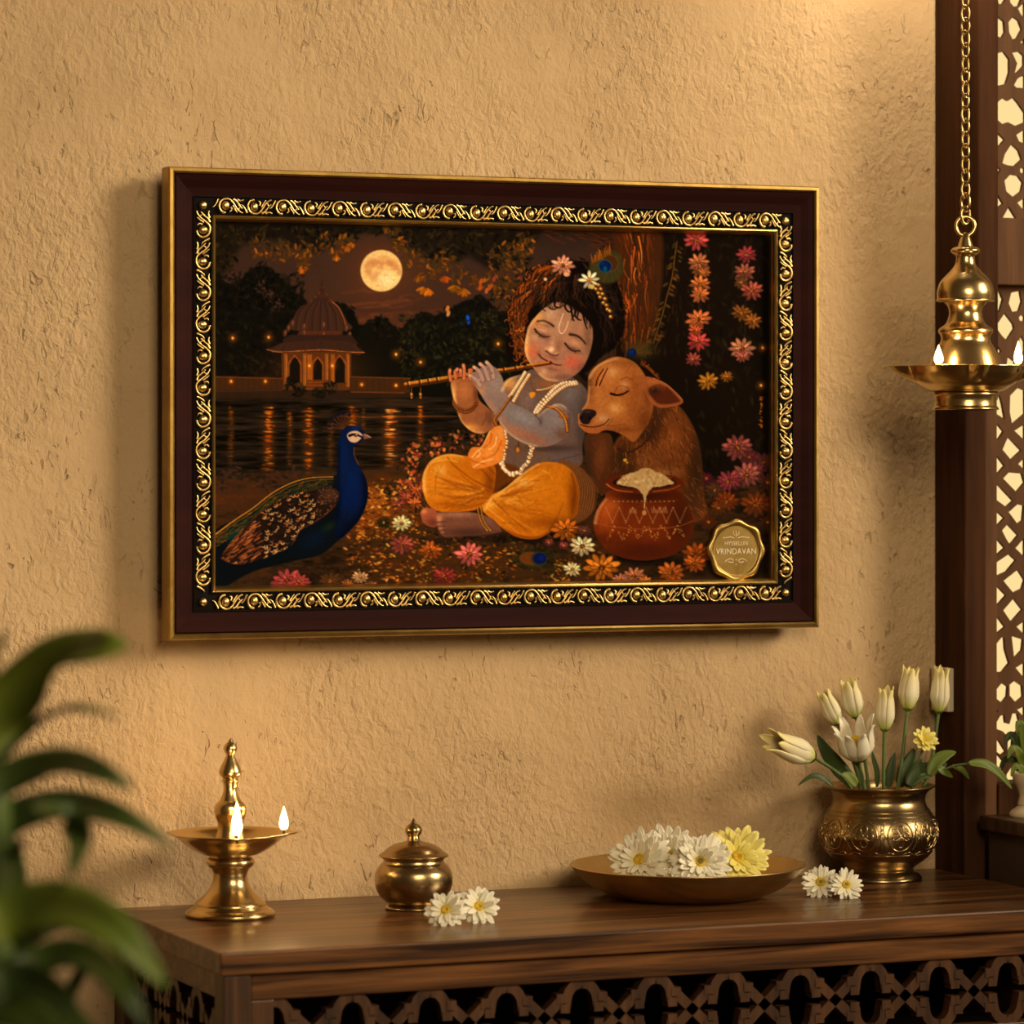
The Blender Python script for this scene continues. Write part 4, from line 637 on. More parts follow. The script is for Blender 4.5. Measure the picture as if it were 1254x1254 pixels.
    for k in range(14): x = 792+k*1.5; p.line([(x, 464), (x+3, 476+g.uniform(-3, 3))], .9, (186, 116, 56), a=.5, clip=ear)
    nb = [(800, 513), (798, 528), (790, 541), (780, 549), (768, 554), (757, 549)]
    for x, y in spl(nb, False, 5): p.dab(x, y, 1.6, 1.5, 0, (40, 20, 12)); p.dab(x-.4, y-.5, .6, .6, 0, (166, 96, 44))
    p.line([(766, 554), (767, 560)], 1, (190, 130, 50)); p.dab(767, 565, 5, 4.8, 0, (120, 74, 20)); p.dab(765.5, 563.5, 2.2, 2, 0, (240, 180, 70)); p.dab(768, 566.5, 1, 1, 0, (250, 210, 120))
    p.blob(788, 428, 16, 11, (54, 44, 16), .8); p.blob(781, 430, 11, 8, (74, 60, 22), .6)
    for k in range(40): an = g.uniform(-2.2, .6); p.line([(778, 432), (778+22*math.cos(an)*g.uniform(.6, 1), 430+14*math.sin(an))], .7, (112, 78, 30), a=.45)
    p.dab(774, 432, 6, 5.6, 0, (14, 26, 50)); p.dab(773, 431, 3, 2.6, 0, (22, 54, 100))
    # feather and flowers in the hair
    fe = p.fill([(722, 330), (726, 316), (736, 308), (750, 307), (760, 314), (762, 330), (757, 342), (745, 347), (730, 343)], (64, 54, 20), 4, .95)
    for k in range(60): an = g.uniform(0, 6.283); p.line([(744+10*math.cos(an), 325+9*math.sin(an)), (744+21*math.cos(an+.2), 326+20*math.sin(an+.2))], .8, (96, 80, 30) if k % 2 else (40, 36, 14), a=.5)
    for k in range(24): x = 722+k*1.0; p.line([(x+3, 322-k*.4), (x-1+g.uniform(0, 6), 318-k*.5-g.uniform(2, 9))], .8, (230, 130, 36) if k % 2 else (170, 96, 30), a=.75)
    p.dab(747, 322.5, 10.5, 10.5, 0, (100, 84, 34)); p.dab(747, 322.5, 9.3, 9.5, 0, (88, 46, 16)); p.dab(741, 326, 8.6, 8, .3, (34, 66, 72)); p.dab(741, 326, 7.2, 6.8, .3, (10, 28, 66)); p.dab(741, 329.5, 2.4, 3.4, 0, (24, 92, 112)); p.dab(738, 323, 2.5, 2, 0, (24, 58, 110), .8)
    p.flower(689, 325, 14.5, (246, 156, 118), 11); p.flower(722, 343, 13, (250, 212, 164), 8, double=False, cc=(190, 110, 40)); p.dab(725, 351, 3.4, 3, 0, (216, 180, 90)); p.dab(694, 336, 4, 2.6, 0, (236, 170, 120)); p.dab(668, 342, 2, 2, 0, (240, 190, 150))
    for x, y in ((733, 349), (730, 354), (736, 354), (733, 359), (738, 360), (735, 364), (741, 366), (739, 371), (743, 374), (744, 379), (747, 381), (748, 388)): p.dab(x, y, 2.6, 2.3, 0, (150, 96, 36)); p.dab(x-.6, y-.7, 1.3, 1.1, 0, (246, 196, 112))
    # --- flowers strewn on the ground
    p.blob(655, 684, 26, 14, (20, 18, 8), .85)
    for k in range(60): an = g.uniform(0, 6.283); p.line([(656+8*math.cos(an), 684+5*math.sin(an)), (654+27*math.cos(an), 684+15*math.sin(an))], .8, (40, 40, 16) if k % 2 else (16, 16, 8), a=.6)
    p.dab(652, 685, 17, 10, .1, (44, 44, 18)); p.dab(650, 684, 14, 8, .1, (128, 76, 26)); p.dab(660, 684, 10, 8, 0, (40, 44, 30)); p.dab(661, 684, 8, 6.8, 0, (14, 20, 60)); p.dab(663, 683, 3.6, 3.4, 0, (26, 44, 110))
    for x, y, r, c in ((492, 641, 12.5, (250, 212, 142)), (470, 640, 8, (46, 36, 14)), (493, 667, 15, (178, 84, 64)), (527, 674, 15, (192, 98, 30)), (575, 679, 18, (226, 108, 92)), (545, 706, 16, (160, 62, 48)), (693, 649, 18, (206, 112, 30)), (715, 650, 9, (130, 74, 54)), (713, 669, 16.5, (248, 204, 148)), (701, 697, 11, (246, 204, 144)), (737, 695, 22, (220, 126, 34)), (822, 701, 17, (198, 104, 36)), (776, 706, 15, (190, 116, 76)), (760, 710, 10, (196, 120, 90)), (790, 712, 9, (200, 116, 50)), (441, 707, 10, (216, 156, 106)), (352, 712, 20, (196, 84, 76)), (366, 712, 14, (190, 80, 70)), (405, 712, 14, (104, 62, 26)), (850, 690, 15, (180, 92, 28)), (426, 716, 9, (170, 100, 48)), (455, 718, 9, (160, 96, 44)), (690, 668, 6, (176, 80, 74)), (672, 664, 6, (166, 76, 66))): p.flower(x, y, r, c, 11, .78)
    for x, y in ((285, 414), (329, 413), (283, 467), (325, 467), (443, 471), (485, 472), (485, 434), (515, 443.5), (610, 421), (379, 448), (407, 448)): p.glow(x, y, .85)
    # butterflies
    for x, y, c in ((548, 378, (236, 150, 60)), (549, 384, (226, 160, 90)), (589, 345, (206, 106, 40)), (588, 352, (196, 96, 36)), (600, 352, (186, 98, 50)), (596, 356, (206, 116, 60)), (605, 342, (170, 84, 50))): p.dab(x, y, 2.2, 4, .3, c, .9)
    p.dab(573, 389, 2, 3.4, -.3, (30, 100, 190)); p.dab(574, 395, 1.8, 2.6, .2, (24, 86, 170)); p.dab(565, 396, 3, 1.6, .3, (20, 30, 36))
    # warm rim lights from the lamps
    for q, w, M_ in (([(653, 392), (647, 402), (643.5, 416), (643, 430), (647, 441), (654, 451)], 3, fc), ([(656, 386), (664, 379), (674, 373)], 3, fc), ([(661, 459), (670, 464.5), (682, 466)], 2.4, fc), ([(615, 478), (622, 466), (636, 459)], 4, sk), ([(562, 509), (567, 519), (579, 528), (592, 530)], 3, ba), ([(553, 470), (555, 482), (559, 494)], 2.4, ba), ([(612, 518), (625, 532), (642, 542), (657, 546)], 2.6, fa), ([(659, 508), (671, 500), (684, 495), (693, 499)], 2.2, fa), ([(519, 600), (520, 580), (530, 564), (548, 557), (566, 559)], 3, ll), ([(618, 599), (638, 583), (660, 568)], 3, rl), ([(594, 624), (602, 610), (616, 602)], 3, rl), ([(722, 462), (729, 451), (741, 443), (756, 439)], 3, hd), ([(709, 508), (714, 500), (720, 490), (722, 474)], 2.4, hd), ([(729, 640), (733, 625), (742, 612)], 4, pot)):
        p.line(q, w, (255, 208, 138), w*.5, .55, soft=3.5, clip=M_)
    for x, y, r, a in ((674, 384, 9, .35), (664, 396, 5, .3), (675, 428, 3, .6), (655, 412, 5, .35), (666, 455, 5, .35), (750, 455, 8, .35), (753, 500, 8, .35), (640, 590, 8, .4), (540, 575, 9, .35)): p.blob(x, y, r, r*.8, (255, 214, 150), a)
    # last glaze: deepen the middle tones, leave the night darks and the moon alone
    A[:] = np.clip(A, 0, 1); A *= (.94+.12*vnoise(H, W, 5, g, 2))[..., None]
    mx = A.max(-1, keepdims=True); t = np.clip((mx-.16)/.30, 0, 1); t = t*t*(3-2*t); A[:] = A*(1-t)+A**np.array([1.30, 1.36, 1.36])*t
    return np.clip(A, 0, 1)
# ================================================================ the room
XT, YT, ZT = .5536*HD, -.1016*HD, .80          # right end, front edge and height of the sideboard top
XL = .2892*HD
bm = bmesh.new(); box(bm, -2.2, 1.90, 0, .14, -.0, 2.7); tag(obj('wall_back', bm, M['plaster'], None, False), kind='structure')
bm = bmesh.new(); box(bm, 2.25, 4.2, 0, .14, 0, 2.7); tag(obj('wall_right', bm, M['plaster'], None, False), kind='structure')
bm = bmesh.new(); box(bm, 1.90, 2.25, 0, .14, 0, .86); box(bm, 1.90, 2.25, 0, .14, 2.45, 2.7); tag(obj('wall_window', bm, M['plaster'], None, False), kind='structure')
bm = bmesh.new(); box(bm, -2.2, 4.2, -4.2, .14, -.05, 0); tag(obj('floor', bm, M['floor'], None, False), kind='structure')
# post between wall and window: the part above the hanging lamp stands further out
bm = bmesh.new(); box(bm, XT+.001, 1.9085, -.065, -.001, 0, 1.29, .002); tag(obj('trim_1', bm, M['dark_z'], None, False), kind='structure')
bm = bmesh.new(); box(bm, XT+.001, 1.9075, -.093, -.001, 1.292, 2.7, .002); tag(obj('trim_2', bm, M['dark_z'], None, False), kind='structure')
# pierced window screen
YJ, JT = -.040, .0045
win = bpy.data.objects.new('window_1', None); link(win); tag(win, 'carved wooden window screen with pierced arabesque openings', kind='structure')
def zpts(raw, sc, ox, oy): return [(ox+x/sc, oy+y/sc) for x, y in raw]
def circ(x, y, r, n=10): return [(x+r*math.cos(2*PI*k/n), y+r*math.sin(2*PI*k/n)) for k in range(n)]
U = [[(104, 0), (130, 0), (140, 35), (120, 50), (104, 45)], [(150, 0), (185, 0), (170, 20), (155, 18)], [(220, 0), (275, 0), (262, 28), (238, 30), (222, 15)], circ(110, 85, 9), [(150, 100), (178, 125), (182, 180), (165, 212), (140, 195), (127, 150), (135, 115)],
     [(235, 100), (262, 120), (278, 165), (255, 210), (232, 218), (215, 180), (212, 130)], [(104, 195), (120, 205), (132, 235), (118, 245), (104, 238)], [(104, 345), (140, 310), (180, 300), (208, 340), (208, 410), (190, 470), (150, 480), (104, 430)], [(235, 305), (270, 300), (290, 320), (290, 370), (265, 400), (245, 415), (258, 360)],
     [(245, 480), (262, 450), (290, 435), (297, 440), (297, 495), (255, 492)], circ(111, 545, 8), [(125, 635), (155, 580), (180, 562), (205, 578), (235, 560), (260, 590), (295, 640), (295, 690), (245, 710), (205, 690), (175, 700), (140, 670)], circ(112, 722, 8), [(104, 760), (130, 745), (180, 795), (150, 830), (125, 850), (104, 838)],
     [(225, 825), (262, 860), (278, 905), (240, 940), (205, 935), (178, 925), (190, 880)], [(105, 940), (130, 935), (158, 965), (140, 1000), (110, 1000)], circ(287, 970, 11), [(190, 1030), (220, 998), (260, 1005), (285, 1040), (275, 1085), (235, 1115), (200, 1085)], [(104, 1090), (125, 1075), (170, 1155), (135, 1185), (104, 1180)],
     [(265, 1155), (295, 1130), (295, 1195)], [(180, 1235), (210, 1182), (248, 1240)], [(268, 50), (295, 18), (295, 95), (280, 80)], [(280, 240), (295, 222), (295, 258)], [(258, 770), (295, 742), (295, 812), (270, 800)]]
up = [zpts(q, 4.645, 1190, 0) for q in U]
L1 = [[(125, 90), (160, 85), (178, 130), (160, 195), (112, 200), (110, 150)], [(235, 95), (280, 85), (290, 140), (275, 190), (240, 195), (222, 150)], circ(295, 240, 13), [(145, 290), (195, 215), (240, 275), (245, 300), (205, 365), (180, 340)], [(112, 380), (140, 390), (170, 430), (155, 445)], [(272, 420), (290, 345), (307, 380), (307, 440)], [(128, 690), (160, 690), (175, 740), (190, 830), (125, 785)],
      [(230, 700), (270, 655), (305, 670), (307, 800), (240, 860), (228, 790)], [(112, 855), (150, 870), (180, 910), (155, 950), (130, 970), (112, 960)], [(258, 905), (307, 872), (307, 955)], [(185, 1015), (215, 945), (285, 1020), (230, 1070)], [(112, 1040), (135, 1040), (185, 1110), (140, 1165), (112, 1140)], [(280, 1100), (307, 1070), (307, 1130)], [(112, 470), (150, 480), (165, 540), (140, 610), (112, 620)], [(215, 470), (250, 500), (255, 580), (230, 620), (205, 560)]]
L2 = [[(132, 80), (180, 80), (280, 185), (235, 225), (160, 170)], [(225, 35), (260, -2), (345, 5), (362, 60), (310, 120)], [(129, 230), (165, 260), (218, 310), (155, 380), (129, 365)], [(265, 270), (320, 220), (358, 230), (350, 320), (320, 345)], [(215, 400), (250, 360), (315, 430), (265, 490), (240, 450)], [(155, 440), (220, 520), (150, 585), (129, 590), (130, 520)], [(312, 520), (362, 455), (362, 575)], [(132, 680), (170, 625), (255, 570), (300, 610), (240, 680), (180, 705)],
      [(228, 750), (320, 678), (362, 745), (345, 800), (290, 825)], [(129, 780), (160, 775), (230, 850), (165, 925), (129, 900)], [(225, 955), (290, 878), (345, 950), (275, 1030)], [(129, 995), (165, 990), (222, 1070), (150, 1130), (129, 1125)], [(320, 1070), (362, 1035), (362, 1118)]]
L3 = [[(163, 70), (215, 5), (225, 10), (228, 60), (245, 120), (215, 158), (185, 158), (163, 130)], [(265, 0), (310, 15), (305, 60), (275, 95)], [(285, 145), (317, 122), (317, 188)], [(162, 190), (188, 198), (162, 232)], [(190, 250), (215, 218), (238, 235), (235, 275), (215, 302), (188, 280)], [(255, 225), (275, 208), (305, 230), (308, 275), (280, 300), (255, 270)], [(162, 315), (193, 345), (162, 372)], [(292, 340), (317, 327), (317, 368)],
      [(180, 420), (210, 370), (228, 365), (232, 400), (250, 405), (262, 360), (285, 362), (298, 420), (250, 465), (220, 435)], [(162, 475), (200, 485), (228, 530), (210, 545), (175, 520)], [(245, 485), (262, 480), (258, 535), (245, 525)], [(275, 525), (317, 468), (317, 520), (290, 540)], [(163, 570), (190, 545), (226, 590), (200, 640), (180, 640)], [(288, 578), (317, 562), (317, 592)], [(240, 640), (270, 595), (310, 668), (240, 670)]]
lo = [zpts(q, 4.823, 1190, 340) for q in L1]+[zpts(q, 5.703, 1190, 580) for q in L2]+[zpts(q, 3.798, 1170, 780) for q in L3]
x0j = at_y(1211, 600, YJ-JT/2).x; wj = at_y(1255, 600, YJ-JT/2).x-x0j+.001
def tow(q): return [(p.x-x0j, p.z) for p in (at_y(x, y, YJ-JT/2) for x, y in q)]
def holes(src):
    out = []
    for q in src:
        mx, my = sum(p[0] for p in q)/len(q), sum(p[1] for p in q)/len(q); sp = max(max(p[0] for p in q)-min(p[0] for p in q), 6); sq_ = max(max(p[1] for p in q)-min(p[1] for p in q), 6)
        q = [(mx+(p[0]-mx)*(1+2.4/sp)+.5, my+(p[1]-my)*(1+2.8/sq_)) for p in q]
        w = tow(q); w = [(max(.0008, min(wj-.0008, x)), z) for x, z in w]
        for k in range(6):
            out.append([(x0j+k*wj+(x if k % 2 == 0 else wj-x), z) for x, z in w])
    return out
XR = x0j+6*wj
zt, zr1, zr0, zb = at_y(1230, -330, YJ).z, at_y(1230, 268, YJ).z, at_y(1230, 350, YJ).z, at_y(1230, 957, YJ).z
up2 = up+[[(x, 268-(y-0)*1.0-268-6) for x, y in q] for q in up]      # the field repeats, mirrored, above the frame
plate_with_holes('upper_lattice', [(x0j-.004, zr1-.004), (XR+.004, zr1-.004), (XR+.004, zt), (x0j-.004, zt)], holes(up2), JT, M['screen'], win, YJ)
plate_with_holes('lower_lattice', [(x0j-.004, zb-.004), (XR+.004, zb-.004), (XR+.004, zr0+.004), (x0j-.004, zr0+.004)], holes(lo), JT, M['screen'], win, YJ)
def part_box(name, m, parent, *a, bev=.0015, label=None):
    bm = bmesh.new(); box(bm, *a, bev); o = obj(name, bm, m, parent, False)
    if label: o['label'] = label
    return o
part_box('stile', M['screen'], win, 1.910, x0j, -.060, -.020, zb-.05, zt+.05)
part_box('stile', M['screen'], win, XR, 2.262, -.060, -.020, zb-.05, zt+.05)
part_box('rail', M['screen'], win, x0j, XR, -.060, -.020, zr1, zr1-.028) if False else part_box('rail', M['screen'], win, x0j, XR, -.057, -.022, zr0, zr1)
part_box('rail', M['screen'], win, x0j, XR, -.057, -.022, zt, zt+.05)
part_box('sill', M['dark_z'], win, x0j, XR, -.062, -.020, zb-.05, zb)
# ================================================================ framed picture
YF = -.042                                            # face of the frame
pTL, pBR = at_y(207, 204, YF), at_y(1004, 769, YF); pBL = at_y(207, 784, YF); pTR = at_y(1004, 228, YF)
FX0, FX1, FZ0, FZ1 = pTL.x, pTR.x, (pBL.z+pBR.z)/2, (pTL.z+pTR.z)/2
fr = thing('framed_picture', 'gilt-framed night painting of a child playing a flute, hung on the plaster wall', 'picture', ((FX0+FX1)/2, 0, (FZ0+FZ1)/2))
hw, hh = (FX1-FX0)/2, (FZ1-FZ0)/2
def moulding(name, prof, m, sharp=35):
    """prof: (inset from the outer edge, y) swept round the rectangle with mitred corners"""
    bm = bmesh.new(); rings = []
    for d, y in prof: rings.append([bm.verts.new((sx*(hw-d), y, sz*(hh-d))) for sx, sz in ((-1, -1), (1, -1), (1, 1), (-1, 1))])
    for A, B in zip(rings, rings[1:]):
        for k in range(4): bm.faces.new((A[k], A[(k+1) % 4], B[(k+1) % 4], B[k]))
    bmesh.ops.recalc_face_normals(bm, faces=bm.faces[:]); return obj(name, bm, m, fr, False)
moulding('outer_moulding', [(0, -.019), (0, YF+.003), (.0012, YF), (.0040, YF-.0006), (.0058, YF+.001), (.0062, YF+.003)], M['gold'])
moulding('maroon_moulding', [(.0062, YF+.003), (.0075, YF+.0012), (.012, YF+.0028), (.019, YF+.0062), (.0262, YF+.0075), (.0268, YF+.0075)], M['maroon'])
moulding('carved_band', [(.0268, YF+.008), (.0268, YF+.0058), (.0278, YF+.0058), (.0284, YF+.0078), (.036, YF+.0072), (.0436, YF+.0086), (.0440, YF+.0066), (.0448, YF+.0066), (.0450, YF+.009)], M['black'])
moulding('inner_moulding', [(.0450, YF+.009), (.0454, YF+.0060), (.0466, YF+.0052), (.0484, YF+.0068), (.0492, YF+.0098), (.0500, YF+.0110), (.0510, YF+.0145), (.0510, YF+.018)], M['inner_gold'])
# scrollwork: one motif of bead, S-scroll and leaves, repeated round the band in one carving
def scroll_unit(bm, o, ux, uz, L, flip):
    """o: centre of unit; ux along the band, uz across it (3-D unit vectors), L: unit length"""
    yb = YF+.0076
    def P(s, t, h=0): return o+ux*(s*L)+uz*(t*flip*.0066)+Vector((0, yb-h, 0))
    def tb(pts, r0, r1, h=.0012):
        q = spl3([P(s, t, h) for s, t in pts], 5); n = len(q)-1
        tube(bm, q, lambda f: r0+(r1-r0)*f, 6)
    c = P(0, -.05, .0008); r = .0043
    v = bmesh.ops.create_uvsphere(bm, u_segments=16, v_segments=8, radius=r)['verts']
    for w in v: w.co = c+ux*w.co.x*.92+uz*w.co.y*1.08+Vector((0, w.co.z*.62, 0))
    tb([(-.02, 1.0), (-.16, .80), (-.235, .1), (-.17, -.7), (-.02, -1.05), (.14, -.95), (.27, -.35), (.38, .35), (.5, .85), (.6, 1.0)], .0015, .0009)
    tb([(.17, .15), (.2, .6), (.13, .85)], .0013, .0007)
    tb([(.24, -.1), (.31, .45), (.40, .95)], .0013, .0006)
    tb([(-.27, -1.0), (-.33, -.4), (-.41, .1), (-.47, .2)], .0013, .0005)
    tb([(.24, -1.0), (.36, -.75), (.47, -.1), (.58, .35)], .0017, .0006)
    tb([(.38, -1.0), (.5, -.80), (.62, -.95)], .0014, .0008)
    tb([(.44, .45), (.5, .05), (.47, -.3)], .0010, .0004)
bm = bmesh.new(); bi = .0360
for (ux, uz, half, other) in ((Vector((1, 0, 0)), Vector((0, 0, 1)), hw, hh), (Vector((1, 0, 0)), Vector((0, 0, -1)), hw, hh), (Vector((0, 0, 1)), Vector((-1, 0, 0)), hh, hw), (Vector((0, 0, 1)), Vector((1, 0, 0)), hh, hw)):
    span = 2*(half-.0445); n = round(span/.0295); L = span/n
    for k in range(n): scroll_unit(bm, ux*(-span/2+(k+.5)*L)+uz*(other-bi), ux, uz, L, 1 if k % 2 else -1)
for sx in (-1, 1):
    for sz in (-1, 1):
        v = bmesh.ops.create_uvsphere(bm, u_segments=14, v_segments=8, radius=.0042)['verts']
        for w in v: w.co = Vector((sx*(hw-bi), YF+.0066, sz*(hh-bi)))+Vector((w.co.x, w.co.z*.7, w.co.y))
band = [o for o in bpy.data.objects if o.name == 'carved_band'][0]
obj('scrollwork', bm, M['gilt'], band)['label'] = 'bright gilt scrolls and beads in relief'
part_box('backing_board', M['interior'], fr, -hw+.004, hw-.004, -.0225, -.0195, -hh+.004, hh-.004, bev=0)
for sx in (-1, 1): part_box('wall_bracket', M['interior'], fr, sx*.2-.02, sx*.2+.02, -.0195, 0, hh-.08, hh-.05, bev=0)
# the painted canvas: one vertex per brush sample
art = paint()
art = np.clip(art, 0, 1); lin = np.where(art <= .04045, art/12.92, ((art+.055)/1.055)**2.4)*ART_K; lin = np.clip(lin, 0, .95)
cw, ch, yc = hw-.0508, hh-.0508, YF+.0155
NX, NY = 740, 498
gx = np.linspace(-cw, cw, NX); gz = np.linspace(ch, -ch, NY)
GX, GZ = np.meshgrid(gx, gz)
wx, wy, wz = GX+fr.location.x, yc+HD, GZ+fr.location.z-CZ
dep = wx*math.sin(TH)+wy*math.cos(TH)
sx = (627+F*(wx*math.cos(TH)-wy*math.sin(TH))/dep-PX0)*PS-.5; sy = (HOR-F*wz/dep-PY0)*PS-.5
sx = np.clip(sx, 0, lin.shape[1]-2); sy = np.clip(sy, 0, lin.shape[0]-2); ix, iy = sx.astype(int), sy.astype(int); fx, fy = (sx-ix)[..., None], (sy-iy)[..., None]
cols = (lin[iy, ix]*(1-fx)+lin[iy, ix+1]*fx)*(1-fy)+(lin[iy+1, ix]*(1-fx)+lin[iy+1, ix+1]*fx)*fy
me = bpy.data.meshes.new('canvas'); nv = NX*NY
idx = np.arange(nv).reshape(NY, NX); quads = np.stack([idx[:-1, :-1], idx[1:, :-1], idx[1:, 1:], idx[:-1, 1:]], -1).reshape(-1, 4)
me.vertices.add(nv); me.vertices.foreach_set('co', np.stack([GX, np.full_like(GX, yc), GZ], -1).astype(np.float32).ravel())
me.loops.add(quads.size); me.loops.foreach_set('vertex_index', quads.astype(np.int32).ravel()); me.polygons.add(len(quads)); me.polygons.foreach_set('loop_start', np.arange(0, quads.size, 4, dtype=np.int32)); me.update(calc_edges=True)
ca = me.color_attributes.new('paint', 'FLOAT_COLOR', 'POINT'); ca.data.foreach_set('color', np.concatenate([cols, np.ones((NY, NX, 1))], -1).astype(np.float32).ravel())
cm = bpy.data.materials.new('oil_paint'); cm.use_nodes = True; N, Lk = cm.node_tree.nodes, cm.node_tree.links; b = N['Principled BSDF']; at = N.new('ShaderNodeVertexColor'); at.layer_name = 'paint'; Lk.new(at.outputs['Color'], b.inputs['Base Color']); b.inputs['Roughness'].default_value = .8; b.inputs['Specular IOR Level'].default_value = .0
me.materials.append(cm); cv = link(bpy.data.objects.new('canvas', me), fr); cv['label'] = 'night painting with child, calf, peacock and full moon'
# gold seal on the lower right of the canvas
sc_ = at_y(900, 674, yc); so = sc_-Vector(fr.location); ys = yc-.0005
seal_bm = bmesh.new(); R0 = .0318; rings = []
for (k, y) in ((1.0, 0), (1.0, -.0022), (.95, -.0040), (.88, -.0044), (.82, -.0034), (.80, -.0018), (.78, -.0018), (.0, -.0018)):
    ring = []
    for a in range(96):
        t = 2*PI*a/96; w = 1+(.045*math.cos(8*t+.4)+.012*math.sin(3*t))*(1 if k > .86 else 0)
        ring.append(seal_bm.verts.new((so.x+R0*k*w*math.cos(t), ys+y, so.z+R0*k*w*math.sin(t))))
    rings.append(ring)
for A, B in zip(rings, rings[1:]):
    for k in range(96): seal_bm.faces.new((A[k], A[(k+1) % 96], B[(k+1) % 96], B[k]))
bmesh.ops.recalc_face_normals(seal_bm, faces=seal_bm.faces[:])
seal = obj('gold_seal', seal_bm, M['seal'], fr); seal['label'] = 'round scalloped gold seal with raised lettering'
bm = bmesh.new()
def text(bm, s, size, cx, cz, y, th=.0004, sc=1.0):
    cu = bpy.data.curves.new('t', 'FONT'); cu.body = s; cu.size = size; cu.align_x = 'CENTER'; cu.extrude = th; cu.space_character = 1.05
    t = bpy.data.objects.new('t', cu); COL.objects.link(t); me = bpy.data.meshes.new_from_object(t.evaluated_get(bpy.context.evaluated_depsgraph_get()))
    bpy.data.objects.remove(t); bpy.data.curves.remove(cu); me.transform(Matrix.Translation((cx, y, cz)) @ Matrix.Rotation(PI/2, 4, 'X') @ Matrix.Diagonal((sc, 1, 1, 1))); bm.from_mesh(me); bpy.data.meshes.remove(me)
text(bm, 'HYSSELLIN', .0058, so.x, so.z+.0052, ys-.0021, sc=.92); text(bm, 'VRINDAVAN', .0086, so.x, so.z-.0038, ys-.0021, sc=.90)
def cur(pts, r=.0004): tube(bm, spl3([(so.x+x, ys-.0021, so.z+z) for x, z in pts], 6), r, 6)
for s in (-1, 1):
    cur([(s*.002, .0125), (s*.006, .0138), (s*.011, .0132), (s*.015, .0128)]); cur([(s*.0012, .0155), (s*.0032, .0172), (s*.0028, .0195)]); cur([(s*.0025, -.0105), (s*.006, -.0085), (s*.0105, -.0098), (s*.0125, -.0115)]); cur([(s*.003, -.0118), (s*.0065, -.0122), (s*.009, -.0112)])
cur([(0, .0135), (0, .0165), (0, .0202)], .0005)
for z in (-.0098, -.0145): v = bmesh.ops.create_icosphere(bm, subdivisions=2, radius=.0008)['verts']; [setattr(w, 'co', w.co+Vector((so.x, ys-.002, so.z+z))) for w in v]
obj('lettering', bm, M['lettering'], seal, False)
# ================================================================ sideboard
sb = thing('sideboard', 'dark walnut sideboard with carved lattice panels, standing against the plaster wall', 'sideboard', ((XL+XT)/2, YT/2, 0))
ox, oy = sb.location.x, sb.location.y
def lb(name, m, parent, x0, x1, y0, y1, z0, z1, bev=.0015): return part_box(name, m, parent, x0-ox, x1-ox, y0-oy, y1-oy, z0, z1, bev=bev)
TS, AP = .0205, .024
lb('tabletop', M['wood'], sb, XL, XT, YT, -.002, ZT-TS, ZT, .0018)
LH = .064; z1 = ZT-TS-AP; z0 = z1-LH
for x in (XL+.004, XT-.030):
    for y in (YT+.004, -.034): lb('leg', M['wood_z'], sb, x, x+.026, y, y+.026, 0, ZT-TS-.0004)
lb('apron', M['wood'], sb, XL+.0304, XT-.0304, YT+.007, YT+.025, z1, ZT-TS-.0004); lb('apron', M['wood'], sb, XL+.0304, XT-.0304, YT+.007, YT+.025, z0-.024, z0)
lb('side_rail', M['wood'], sb, XL+.007, XL+.025, YT+.0304, -.0344, z1, ZT-TS-.0004); lb('side_rail', M['wood'], sb, XL+.007, XL+.025, YT+.0304, -.0344, z0-.024, z0)
lb('stile', M['wood_z'], sb, XL+.0304, XL+.052, YT+.008, YT+.024, z0, z1)
lb('back_panel', M['interior'], sb, XL+.03, XT-.03, -.022, -.012, .06, ZT-TS-.0004); lb('side_panel', M['interior'], sb, XT-.024, XT-.014, YT+.0304, -.0344, .06, ZT-TS-.0004); lb('shelf', M['interior'], sb, XL+.03, XT-.03, YT+.028, -.022, z0-.03, z0-.0245, 0)
def lattice(bm, x0, x1, p, zc, h, y0, y1, swap=None):
    """carved interlace: crossing curved straps with stepped tabs"""
    n = max(1, round((x1-x0)/p)); p = (x1-x0)/n; w = .0047
    def strap(pts):
        q = spl3([(x, 0, z) for x, z in pts], 6); L_, R_ = [], []
        for i, a in enumerate(q):
            d = (q[min(i+1, len(q)-1)]-q[max(i-1, 0)]).normalized(); nrm = Vector((-d.z, 0, d.x)); L_.append(a+nrm*w); R_.append(a-nrm*w)
        for i in range(len(q)-1):
            pr = [(L_[i].x, L_[i].z), (L_[i+1].x, L_[i+1].z), (R_[i+1].x, R_[i+1].z), (R_[i].x, R_[i].z)]
            prism_raw(bm, pr, y0, y1)
    for k in range(n):
        a = x0+k*p; m = a+p/2; t, bt = zc+h/2, zc-h/2
        for sz, e_ in ((1, t), (-1, bt)):
            for sx, q in ((1, a), (-1, a+p)): strap([(q, e_-sz*.002), (q+sx*p*.10, e_-sz*h*.06), (q+sx*p*.185, e_-sz*h*.18), (q+sx*p*.215, e_-sz*h*.37)])
        strap([(m-p*.225, zc+h*.24), (m, zc), (m+p*.225, zc-h*.24)]); strap([(m+p*.225, zc+h*.24), (m, zc), (m-p*.225, zc-h*.24)])
        for sx in (-1, 1):
            for sz in (-1, 1):
                for cx, cz in ((m+sx*p*.225, zc+sz*h*.255), (m+sx*p*.275, zc+sz*h*.125)): prism_raw(bm, [(cx-.0046, cz-.0046), (cx+.0046, cz-.0046), (cx+.0046, cz+.0046), (cx-.0046, cz+.0046)], y0-.0006, y1+.0004)
    bmesh.ops.recalc_face_normals(bm, faces=bm.faces[:])
    return bm
